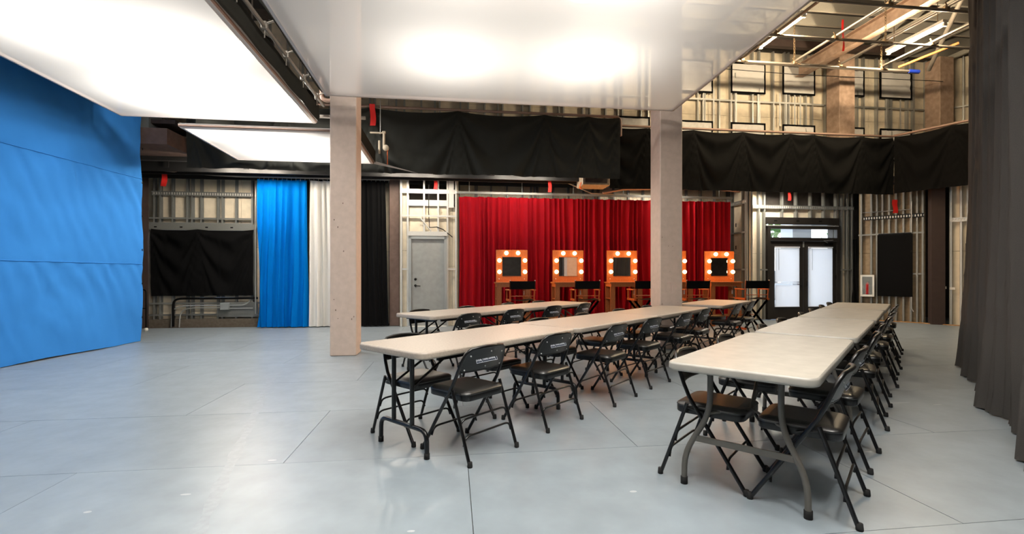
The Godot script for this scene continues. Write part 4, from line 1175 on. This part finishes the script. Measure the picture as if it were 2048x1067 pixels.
func build_hangings() -> void:
	# the blue backdrop: three strips sewn together
	var b := thing("blue_backdrop", "large bright blue cloth backdrop hanging along the left side", "backdrop", W(-6.25, 0, 3.4))
	var a0 := Vector2(-6.42, 2.6); var b0 := Vector2(-5.71, 9.58)
	var f := FastNoiseLite.new(); f.seed = 77; f.frequency = 0.55
	var hs := [[0.015, 1.43], [1.43, 3.0], [3.0, 4.75]]
	for k in 3:
		var y0: float = hs[k][0]; var y1: float = hs[k][1]
		var s := Shape.new()
		s.sheet(360, 30, func(u: float, v: float):
			var p := a0.lerp(b0, u)
			var y := lerpf(y0, y1, v)
			var below: float = (1.0 - v)
			var l := u * 7.0
			var ph := l * 21.0 + y * 9.0 + f.get_noise_2d(l * 0.9, y * 0.5 + k * 9.0) * 7.0
			var near_seam := exp(-(y1 - y) * 1.15) * smoothstep(0.0, 0.08, y1 - y)
			var amp := 0.021 * near_seam * (0.5 + 0.9 * absf(f.get_noise_2d(l * 1.7 + 30.0, k * 4.0))) if k < 2 else 0.003
			var out := sin(ph) * amp + f.get_noise_2d(l * 0.7, y * 0.8 + 50.0) * 0.05
			if k == 0: out += 0.022 * sin(l * 4.4 + y * 3.2) * smoothstep(0.55, 1.0, u) * smoothstep(1.2, 0.1, y)
			var foot := 0.03 * f.get_noise_2d(l * 1.1, 90.0) if v == 0.0 and k == 0 else 0.0
			return W(p.x, maxf(y + foot, 0.006), p.y) - b.position + Vector3(out, 0, 0) + Vector3(0.02 * u * below if k == 0 else 0.0, 0, 0))
		obj("fabric_strip", s, M.blue_cloth, b)
		if k > 0:
			var q := []
			for i in 41:
				var u := i / 40.0
				var p := a0.lerp(b0, u); var l := u * 7.0
				q.append(W(p.x + 0.004 + f.get_noise_2d(l * 0.7, y0 * 0.8 + 50.0) * 0.05, y0, p.y) - b.position)
			pipe("seam", q, 0.007, M.blue_cloth, b, 5)
	for k in 7:
		var g := Shape.new(); g.lathe([Vector2(0.012, 0), Vector2(0.02, 0.003), Vector2(0.02, 0.006), Vector2(0.01, 0.006)], 10)
		var o := obj("grommet", g, M.hardware, b)
		o.position = W(-5.715, 0.45 + k * 0.62, 9.55) - b.position; o.rotation.z = -PI / 2; o.position.x += 0.03
	# the black drape on the right, hung along the table rows
	var d := thing("black_drape", "tall charcoal black drape hanging on the right edge of the room", "drape", W(5.2, 0, 4.0))
	var p0 := Vector2(3.62, 2.42); var p1 := Vector2(6.98, 5.62)
	var g2 := FastNoiseLite.new(); g2.seed = 5; g2.frequency = 0.7
	var sd := Shape.new()
	var nrm := Vector3(-(p1 - p0).y, 0, -(p1 - p0).x).normalized()
	nrm = Vector3(-0.69, 0, -0.72)
	sd.sheet(420, 30, func(u: float, v: float):
		var p := p0.lerp(p1, u)
		var l := u * 4.64
		var y := lerpf(0.012, 7.3, v)
		var lx := l + g2.get_noise_2d(l * 0.4, v * 1.1) * 0.5
		var k := 0.045 * sin(lx * 7.5) + 0.030 * sin(lx * 19.0 + 1.0) + 0.020 * sin(lx * 47.0 + g2.get_noise_2d(l * 2.0, 60.0) * 6.0)
		k *= 0.45 + 0.55 * (1.0 - v) + 0.3 * g2.get_noise_2d(l, 7.0)
		var flare := 0.16 * pow(1.0 - v, 6.0) * (0.4 + g2.get_noise_2d(l * 1.4, 22.0))
		var edge := 0.10 * pow(u, 20.0) * sin(v * 5.0)
		return W(p.x, y, p.y) - d.position + nrm * (k + flare) + Vector3(edge, 0, 0))
	obj("cloth", sd, M.drape, d)
	# curtains on the back wall
	var red := pleated("red_curtain", 0.14, 7.10, 11.45, 0.02, 3.10, 0.135, 0.085, M.red, 31)
	tag(red, "long deep red pleated curtain behind the lit makeup mirrors", "curtain")
	tag(pleated("blue_curtain", -4.42, -3.34, 11.55, 0.02, 3.42, 0.15, 0.075, M.blue_curtain, 32, 0.03), "bright blue pleated curtain on the back wall left of the white one", "curtain")
	tag(pleated("white_curtain", -3.28, -2.36, 11.58, 0.02, 3.42, 0.17, 0.06, M.white_curtain, 33, 0.05), "white pleated curtain between the blue and black ones", "curtain")
	tag(pleated("black_curtain", -2.32, -1.56, 11.5, 0.02, 3.42, 0.13, 0.045, M.black_velvet, 34, 0.14), "black pleated curtain right of the left concrete column", "curtain")
	var rl := thing("curtain_track", "steel curtain track above the long red curtain", "curtain track", W(3.6, 3.17, 11.45))
	block("rail", Vector3(-3.5, 0, -0.02), Vector3(3.55, 0.05, 0.03), M.steel_dull, rl)
	var hk := Shape.new()
	for k in 66: hk.tube([Vector3(-3.42 + k * 0.105, 0.0, 0.0), Vector3(-3.42 + k * 0.105, -0.07, 0.012)], 0.005, 4)
	obj("hooks", hk, M.steel, rl)
	for k in 6: pipe("hanger_rod", [Vector3(-3.2 + k * 1.28, 0.05, 0), Vector3(-3.2 + k * 1.28, 0.44, 0)], 0.008, M.steel_dull, rl, 5)
	var r2 := thing("curtain_track", "curved steel curtain track above the blue, white and black curtains", "curtain track", W(-3.0, 3.48, 11.55))
	pipe("rail", [Vector3(-4.9, 0.0, 1.6), Vector3(-4.3, 0.0, 1.15), Vector3(-3.67, 0.0, 0.75), Vector3(-3.1, 0, 0.42), Vector3(-2.5, 0.0, 0.15), Vector3(-1.9, 0, 0.0), Vector3(-1.4, 0, 0), Vector3(1.52, 0, 0)], 0.028, M.pipe, r2, 8)
	var h2 := Shape.new()
	for k in 30: h2.tube([Vector3(-1.4 + k * 0.1, -0.02, 0.0), Vector3(-1.4 + k * 0.1, -0.08, 0.012)], 0.007, 4)
	obj("hooks", h2, M.steel, r2)
	for q in [Vector3(-3.67, 0, 0.75), Vector3(-1.4, 0, 0), Vector3(0.2, 0, 0), Vector3(1.2, 0, 0)]:
		pipe("hanger_rod", [q, q + Vector3(0, 0.16, 0)], 0.012, M.pipe, r2, 6)
	# black cloths
	var v1 := swag("balcony_valance", Vector2(-5.2, 10.10), Vector2(3.66, 10.10), 3.34, 4.68, [0.0, 0.20, 0.40, 0.60, 0.81, 0.92, 0.995], M.black_cloth, 41)
	tag(v1, "black cloth swagged along the left stretch of the balcony rail", "valance", "black valances on the balcony rail")
	var v2 := swag("balcony_valance", Vector2(3.70, 10.90), Vector2(11.24, 10.90), 3.28, 4.74, [0.0, 0.12, 0.28, 0.45, 0.62, 0.70, 0.88, 1.0], M.black_mid, 42)
	tag(v2, "black cloth swagged along the balcony rail right of the concrete column", "valance", "black valances on the balcony rail")
	var v3 := swag("balcony_valance", Vector2(11.26, 10.88), Vector2(12.75, 7.45), 3.30, 4.76, [0.0, 0.3, 0.65, 1.0], M.black_mid, 43)
	tag(v3, "short dark brownish-black cloth where the balcony rail turns towards the camera", "valance", "black valances on the balcony rail")
	tag(pipe("balcony_rail", arc_bend([W(-5.2, 4.72, 10.15), W(3.70, 4.72, 10.15), W(3.70, 4.3, 10.15)], 0.12), 0.03, M.pipe_tan), "tan handrail pipe above the left black valance", "rail", "balcony rails")
	tag(pipe("balcony_rail", [W(3.70, 4.78, 10.93), W(11.26, 4.78, 10.93)], 0.03, M.pipe_tan), "tan handrail pipe above the right black valance", "rail", "balcony rails")
	tag(pipe("balcony_rail", [W(11.26, 4.79, 10.90), W(12.75, 4.79, 7.45)], 0.03, M.pipe_tan), "tan handrail pipe above the short valance beside the drape", "rail", "balcony rails")
	var wc := swag("black_window_cloth", Vector2(-6.98, 12.04), Vector2(-4.72, 12.04), 0.73, 2.30, [0.0, 0.45, 1.0], M.black_velvet, 44)
	tag(wc, "black cloth covering the window left of the blue curtain", "cloth")
	var aw := thing("covered_window", "flat black panel on the angled stud wall at the far right", "panel", W(11.0, 0, 11.70), atan2(-1.08, 0.86))
	block("board", Vector3(0.42, 0.66, 0.03), Vector3(1.14, 2.28, 0.05), M.black_velvet, aw)
	block("hanging_strip", Vector3(0.44, 2.28, 0.03), Vector3(1.12, 2.31, 0.045), M.hardware, aw)
	var bs := pleated("black_side_curtain", 10.92, 11.05, 11.80, 0.3, 2.2, 0.09, 0.02, M.black_velvet, 45)
	tag(bs, "narrow black cloth strip left of the fire extinguisher cabinet", "curtain")

func concrete_column(x: float, d: float, label: String) -> Node3D:
	var t := thing("concrete_column", label, "column", W(x, 0, d), 0.0, "square concrete columns")
	var s := Shape.new(); s.bevel(Vector3(0, 3.82, 0), Vector3(0.39, 7.64, 0.39), 0.012)
	obj("shaft", s, M.column, t)
	var m := Shape.new()
	for k in 9:
		var y := rng.randf_range(0.4, 2.4); var xx := rng.randf_range(-0.17, 0.17); var r := rng.randf_range(0.003, 0.011)
		var ring := []
		for j in 7: ring.append(Vector3(xx + cos(TAU * j / 7) * r * rng.randf_range(0.4, 1.0), y + sin(TAU * j / 7) * r * rng.randf_range(0.6, 1.6), 0.1962))
		m.face(ring, Vector3(xx, y, 0))
	obj("dent", m, M.brown, t).set_meta("kind", "stuff")
	return t

func build_columns() -> void:
	concrete_column(-1.65, 7.68, "square pinkish concrete column left of the grey door")
	var c := concrete_column(3.60, 7.68, "square concrete column with a chalked letter among the tables")
	var s := Shape.new()
	for q in [[Vector2(-0.07, 1.10), Vector2(0.06, 1.10)], [Vector2(-0.01, 1.10), Vector2(-0.01, 0.93)], [Vector2(0.02, 1.06), Vector2(0.02, 0.93)], [Vector2(-0.01, 0.93), Vector2(0.02, 0.93)], [Vector2(0.02, 1.06), Vector2(0.07, 1.04)], [Vector2(0.07, 1.10), Vector2(0.09, 1.04)], [Vector2(0.09, 1.04), Vector2(0.06, 0.98)], [Vector2(-0.07, 1.10), Vector2(-0.06, 1.07)]]:
		s.tube([Vector3(q[0].x, q[0].y, 0.195), Vector3(q[1].x, q[1].y, 0.195)], 0.0028, 4)
	obj("chalk_letter", s, M.chalk, c)
	# brown steel posts of the upper level and the back wall
	var ps := [[10.55, 11.80, 3.8, 7.28, "brown square post on the upper level between the white window cloths", M.tan, 0.46], [13.62, 11.80, 3.8, 7.28, "brown square post on the upper level at the right corner", M.tan, 0.44],
		[-7.18, 11.85, 0.0, 3.6, "dark brown post left of the black covered window", M.brown_dark, 0.34], [-1.38, 11.75, 0.0, 3.6, "brown post right of the black curtain", M.brown, 0.24]]
	for p in ps:
		var w: float = p[6]
		var b := Shape.new(); b.bevel(Vector3(0, (p[3] - p[2]) / 2, 0), Vector3(w, p[3] - p[2], w), 0.01)
		var o := obj("steel_post", b, p[5])
		o.position = W(p[0], p[2], p[1])
		tag(o, p[4], "post", "brown steel posts")
	# the brown box beam near the top of the blue backdrop
	var bb := thing("box_beam", "brown steel box beam sticking out beyond the blue backdrop's top", "beam", W(-6.55, 3.67, 10.1))
	block("beam_body", Vector3(-1.2, 0.0, -0.50), Vector3(1.25, 0.30, 0.48), M.brown, bb)
	block("upper_flange", Vector3(-1.2, 0.42, -0.5), Vector3(1.33, 0.50, 0.36), M.brown_dark, bb)
	block("wooden_box", Vector3(-0.4, 0.30, 0.0), Vector3(0.9, 0.62, 0.42), M.steel_dull, bb)

func build_makeup() -> void:
	var st := [[1.36, 10.78, 0.0, "first from the left, beside the red curtain's left end"], [2.69, 10.78, 0.0, "second from the left"], [4.00, 10.78, -0.02, "third from the left, left of the concrete column"], [5.24, 10.78, 0.0, "mostly hidden by the concrete column"], [6.48, 10.80, -0.05, "last on the right, beside the stud pier"]]
	for q in st:
		makeup_station(q[0], q[1], q[2], "wooden makeup station with bulb-lit mirror, " + q[3])
	var ch := [[1.44, 10.05, 0.05, "in front of the first makeup mirror"], [2.86, 10.05, -0.05, "in front of the second makeup mirror"], [4.17, 10.05, 0.0, "in front of the third makeup mirror"], [5.34, 10.05, 0.0, "right of the concrete column, before the fourth mirror"], [6.76, 10.05, -0.08, "in front of the rightmost makeup mirror"]]
	for q in ch:
		directors_chair(q[0], q[1], q[2], "wooden director's chair with black canvas " + q[3])

func build_grid() -> void:
	var hx := [[6.1, 10.7, 7.53], [6.1, 11.2, 8.74], [6.1, 10.9, 9.90], [6.1, 10.9, 6.3]]
	var n1 := ["second", "third", "fourth", "first"]
	for k in hx.size():
		var t := thing("grid_pipe", "crosswise steel pipe of the roof grid, %s from the camera" % n1[k], "pipe", W(hx[k][0], 6.0, hx[k][2]), 0.0, "pipes of the overhead grid")
		pipe("tube", [Vector3.ZERO, Vector3(hx[k][1] - hx[k][0], 0, 0)], 0.028, M.pipe, t, 8)
		for x in [6.42, 7.70, 8.84, 9.90]:
			var s := Shape.new(); s.bevel(Vector3.ZERO, Vector3(0.10, 0.10, 0.09), 0.02); s.tube([Vector3(0.05, -0.03, 0.03), Vector3(0.11, -0.06, 0.06)], 0.012, 6); s.tube([Vector3(-0.04, 0.03, 0.04), Vector3(-0.08, 0.08, 0.05)], 0.012, 6)
			obj("clamp", s, M.chain, t).position = Vector3(x - hx[k][0], 0.035, 0)
	var n2 := ["first", "second", "third", "fourth"]
	var xs := [6.42, 7.70, 8.84, 9.90]
	for k in 4:
		tag(pipe("grid_pipe", [W(xs[k], 6.062, 5.6), W(xs[k], 6.062, 10.0)], 0.028, M.pipe), "lengthwise steel pipe of the roof grid, %s from the large silk" % n2[k], "pipe", "pipes of the overhead grid")
	tag(pipe("grid_pipe", [W(6.9, 6.30, 10.55), W(11.6, 6.30, 10.55)], 0.045, M.pipe), "thick light steel pipe in front of the upper window cloths", "pipe")
	tag(block("roof_girder", W(5.0, 7.12, 11.3), W(12.0, 7.30, 11.45), M.brown_dark), "dark girder above the upper window cloths", "beam")
	tag(pipe("leaning_post", [W(10.3, 7.3, 8.2), W(11.6, 6.25, 10.3)], 0.05, M.pipe), "pale post slanting down beside the black drape under the roof", "post")
	tag(pipe("wooden_pole", [W(10.4, 6.1, 9.95), W(11.0, 6.3, 9.1)], 0.03, M.pole_wood), "orange wooden pole lying on the pipe grid's right corner", "pole")
	tag(pipe("blue_wrap", [W(10.62, 6.00, 9.90), W(10.88, 6.00, 9.90)], 0.045, M.blue_tape), "blue wrapping on the right end of the pipe grid", "wrapping")
	fluorescent(6.75, 6.25, 8.45, 9.70, "fluorescent light beside the large silk's right edge")
	fluorescent(9.80, 6.25, 8.40, 9.60, "fluorescent light under the roof left of the black drape")
	var sx := [[-4.3, 10.6, 1.8, "above the blue and white curtains"], [-0.9, 10.6, 1.2, "before the grey door"], [1.6, 10.6, 0.9, "before the red curtain's left half"], [5.2, 11.35, 0.8, "above the red curtain's right half"], [8.2, 11.35, 1.8, "left of the double glass door"]]  # unseen strip lights, added to brighten the curtains and back wall
	for q in sx:
		fluorescent(q[0], 3.535, q[1] - 0.6, q[1] + 0.6, "added unseen strip light under the balcony floor " + q[3], q[2], PI / 2, 3.63)
	chain(W(8.84, 7.35, 8.74), 1.3, "rusty chain holding the middle of the pipe grid", M.chain)
	chain(W(7.70, 7.35, 9.90), 1.3, "rusty chain at the pipe grid's far edge near the silk", M.chain)
	chain(W(9.90, 7.35, 9.90), 1.3, "rusty chain at the pipe grid's far right corner", M.chain)
	var wr := Shape.new(); wr.tube([W(6.0, 6.56, 11.5), W(9.0, 6.50, 11.5), W(13.4, 6.54, 11.5)], 0.009, 5)
	tag(obj("stretched_cable", wr, M.hardware), "thin dark cable stretched before the upper window cloths", "cable")

func build_small() -> void:
	strap(W(-6.24, 3.52, 11.25), 0.36, 0.055, "red strap hanging from the curved curtain track at the left", -0.1)
	strap(W(-1.62, 4.72, 10.0), 0.44, 0.055, "long red strap at the top right of the left concrete column")
	strap(W(2.28, 3.63, 11.05), 0.45, 0.04, "red strap above the red curtain's left half")
	strap(W(-0.40, 3.60, 11.3), 0.36, 0.04, "red strap hanging above the grey door")
	strap(W(8.95, 3.63, 11.7), 0.42, 0.04, "red strap above the double glass door")
	strap(W(11.3, 3.15, 10.9), 0.34, 0.07, "red strap above the black panel at the far right")
	strap(W(8.02, 6.5, 8.9), 0.65, 0.02, "thin red strap hanging through the pipe grid")
	# hoist gear beside the left column
	var h := thing("rope_hoist", "pale metal pulley gear with an orange cord right of the left concrete column", "hoist", W(-1.36, 3.80, 9.6))
	var hb := Shape.new(); hb.bevel(Vector3(0.02, 0.08, 0), Vector3(0.045, 0.30, 0.04), 0.012); hb.bevel(Vector3(-0.12, 0.22, 0), Vector3(0.26, 0.03, 0.03), 0.008); hb.bevel(Vector3(0.02, 0.23, 0), Vector3(0.07, 0.05, 0.05), 0.01); hb.bevel(Vector3(-0.07, -0.06, 0), Vector3(0.04, 0.26, 0.03), 0.008)
	obj("bracket", hb, M.rope, h)
	var wheel := Shape.new(); wheel.lathe([Vector2(0, -0.03), Vector2(0.06, -0.025), Vector2(0.05, 0), Vector2(0.06, 0.025), Vector2(0, 0.03)], 16)
	var wo := obj("pulley_wheel", wheel, M.rope, h); wo.position = Vector3(0.06, -0.08, 0.02); wo.rotation.x = PI / 2
	pipe("cord", [Vector3(0.09, -0.12, 0.02), Vector3(0.09, -0.40, 0.02)], 0.01, M.orange, h, 6)
	pipe("wire_rope", [Vector3(-0.05, 0.2, 0), Vector3(-0.05, 1.2, 0)], 0.008, M.steel, h, 5)
	# heater hanging under the balcony
	var v := thing("unit_heater", "beige metal air unit hanging under the balcony above the red curtain", "air unit", W(3.28, 3.28, 10.85))
	var vb := Shape.new(); vb.bevel(Vector3(0, 0.14, 0), Vector3(0.66, 0.28, 0.5), 0.02)
	obj("casing", vb, M.hvac, v)
	block("grille", Vector3(-0.26, 0.06, 0.25), Vector3(0.26, 0.16, 0.256), M.brown_dark, v)
	block("data_plate", Vector3(-0.12, 0.17, 0.25), Vector3(0.06, 0.22, 0.255), M.porcelain, v)
	pipe("drain_hose", [Vector3(-0.30, 0.1, 0.2), Vector3(-0.36, 0.04, 0.2), Vector3(-0.35, -0.03, 0.1), Vector3(-0.28, -0.04, 0.0)], 0.012, M.orange, v, 6)
	tag(pipe("flexible_conduit", [W(1.2, 3.50, 11.2), W(2.5, 3.49, 11.2), W(2.75, 3.44, 11.2), W(3.35, 3.20, 11.2), W(3.9, 3.19, 11.2)], 0.016, M.pipe), "thin conduit sloping down above the red curtain", "conduit")
	tag(pipe("flexible_conduit", [W(3.6, 3.20, 11.1), W(4.1, 3.30, 11.1), W(5.0, 3.33, 11.1), W(6.4, 3.36, 11.1), W(7.2, 3.33, 11.2)], 0.028, M.pipe_tan), "ribbed tan flexible conduit under the balcony right of the air unit", "conduit")
	# pipes and box under the covered window
	var pj := thing("junction_box", "grey electrical junction box under the black covered window", "junction box", W(-5.33, 0.40, 11.98))
	var jb := Shape.new(); jb.bevel(Vector3(0, 0.08, 0), Vector3(0.20, 0.17, 0.09), 0.01)
	obj("box", jb, M.frame_grey, pj)
	pipe("conduit", arc_bend([Vector3(-0.1, 0.10, 0), Vector3(-0.95, 0.10, 0), Vector3(-1.16, 0.02, 0), Vector3(-1.18, -0.40, 0)], 0.16), 0.014, M.steel, pj, 8)
	pipe("conduit", arc_bend([Vector3(-0.1, 0.05, 0.01), Vector3(-0.8, 0.05, 0.01), Vector3(-0.98, -0.04, 0.01), Vector3(-1.0, -0.40, 0.01)], 0.16), 0.014, M.steel, pj, 8)
	pipe("conduit", arc_bend([Vector3(0.1, 0.10, 0), Vector3(0.42, 0.10, 0), Vector3(0.56, 0.2, 0), Vector3(0.56, 0.30, 0)], 0.1), 0.014, M.steel, pj, 8)
	pipe("conduit", [Vector3(0.1, 0.03, 0), Vector3(0.62, 0.03, 0)], 0.014, M.steel, pj, 8)
	tag(pipe("waste_pipe", arc_bend([W(-4.6, 0.67, 11.97), W(-6.36, 0.67, 11.97), W(-6.46, 0.6, 11.97), W(-6.46, 0.02, 11.97)], 0.12), 0.026, M.hardware), "black pipe running under the black covered window", "pipe")
	tag(pipe("wall_conduit", [W(-4.64, 0.3, 11.95), W(-4.64, 3.4, 11.95)], 0.018, M.steel), "vertical steel conduit left of the blue curtain", "conduit")
	tag(pipe("teal_pipe", [W(-7.82, 3.13, 11.3), W(-6.75, 3.10, 11.3)], 0.045, M.teal), "short teal pipe beside the blue backdrop", "pipe")
	var cart := thing("metal_frame_cart", "black tubular frame standing behind the blue backdrop's edge", "cart", W(-6.75, 0, 11.2))
	pipe("frame_tube", arc_bend([Vector3(0.16, 0.08, 0), Vector3(0.16, 0.90, 0), Vector3(-0.4, 0.90, 0), Vector3(-0.4, 0.08, 0)], 0.05), 0.014, M.hardware, cart, 8)
	pipe("cross_tube", [Vector3(-0.4, 0.5, 0), Vector3(0.16, 0.5, 0)], 0.012, M.hardware, cart, 8)
	for x in [0.16, -0.4]:
		var wl := Shape.new(); wl.lathe([Vector2(0, -0.02), Vector2(0.04, -0.02), Vector2(0.04, 0.02), Vector2(0, 0.02)], 12)
		var o := obj("caster", wl, M.porcelain, cart); o.position = Vector3(x, 0.04, 0); o.rotation.x = PI / 2
	# fire extinguisher cabinet
	var fc := thing("extinguisher_cabinet", "white cabinet with a red fire extinguisher beside the black panel", "cabinet", W(11.0, 0.64, 11.70), atan2(-1.08, 0.86))
	for q in [[0.06, 0.10, 0.0, 0.58], [0.32, 0.36, 0.0, 0.58], [0.06, 0.36, 0.0, 0.05], [0.06, 0.36, 0.53, 0.58]]:
		block("cabinet_frame", Vector3(q[0], q[2], 0.01), Vector3(q[1], q[3], 0.10), M.white_paint, fc)
	block("cabinet_back", Vector3(0.10, 0.05, 0.008), Vector3(0.32, 0.53, 0.014), M.brown_dark, fc)
	var ex := Shape.new(); ex.lathe([Vector2(0, 0), Vector2(0.045, 0), Vector2(0.045, 0.26), Vector2(0.03, 0.30), Vector2(0.012, 0.31), Vector2(0.012, 0.34), Vector2(0, 0.34)], 14)
	obj("extinguisher", ex, M.red_tank, fc).position = Vector3(0.21, 0.06, 0.06)
	block("extinguisher_lever", Vector3(0.17, 0.38, 0.05), Vector3(0.27, 0.41, 0.07), M.hardware, fc)
	block("cabinet_glass", Vector3(0.10, 0.05, 0.094), Vector3(0.32, 0.53, 0.098), M.glass, fc)
	tag(block("wall_switch", W(11.93, 0.88, 10.20), W(11.98, 0.94, 10.22), M.white_paint), "small white switch plate on the brown post at the far right", "switch")

func build_outside() -> void:
	struct(block("floor_outside", W(-20, -0.3, 12.46), W(40, -0.05, 45), M.asphalt))
	tag(block("white_pillar", W(11.6, -0.05, 15.0), W(12.3, 4.5, 15.6), M.stucco), "pale outdoor pillar seen through the pane above the double door", "pillar")
	tag(block("porch_beam", W(12.3, 2.9, 15.1), W(16, 4.2, 15.5), M.frame_grey), "grey outdoor beam seen through the pane above the double door", "beam")
	var t := thing("street_tree", "green tree outside seen through the pane above the double door", "tree", W(13.2, -0.05, 20.0))
	pipe("trunk", [Vector3(0, 0, 0), Vector3(0.1, 1.5, 0), Vector3(0, 3.0, 0.1)], 0.16, M.brown, t, 8)
	var s := Shape.new()
	for k in 2600:
		var c := Vector3(rng.randfn() * 1.5, 4.3 + rng.randfn() * 0.9, rng.randfn() * 0.9)
		var b := Basis.from_euler(Vector3(rng.randf() * TAU, rng.randf() * TAU, rng.randf() * TAU)) * 0.13
		s.quad(c - b.x - b.y * 0.6, c + b.x - b.y * 0.6, c + b.x + b.y * 0.6, c - b.x + b.y * 0.6)
	obj("foliage", s, M.leaf, t).set_meta("kind", "stuff")
	var car := thing("parked_car", "pale parked car glimpsed between bent blind slats", "car", W(12.0, -0.05, 18.0))
	var cs := Shape.new(); cs.bevel(Vector3(0, 0.62, 0), Vector3(4.2, 0.6, 1.7), 0.15)
	obj("car_body", cs, M.stucco, car)
	var cc := Shape.new(); cc.bevel(Vector3(-0.1, 1.15, 0), Vector3(2.2, 0.55, 1.5), 0.22)
	obj("car_cabin", cc, M.mesh_metal, car)
	for x in [-1.35, 1.35]:
		for z in [-0.8, 0.8]:
			var wl := Shape.new(); wl.lathe([Vector2(0, -0.1), Vector2(0.32, -0.1), Vector2(0.32, 0.1), Vector2(0, 0.1)], 16)
			var o := obj("wheel", wl, M.rubber, car); o.position = Vector3(x, 0.32, z); o.rotation.x = PI / 2
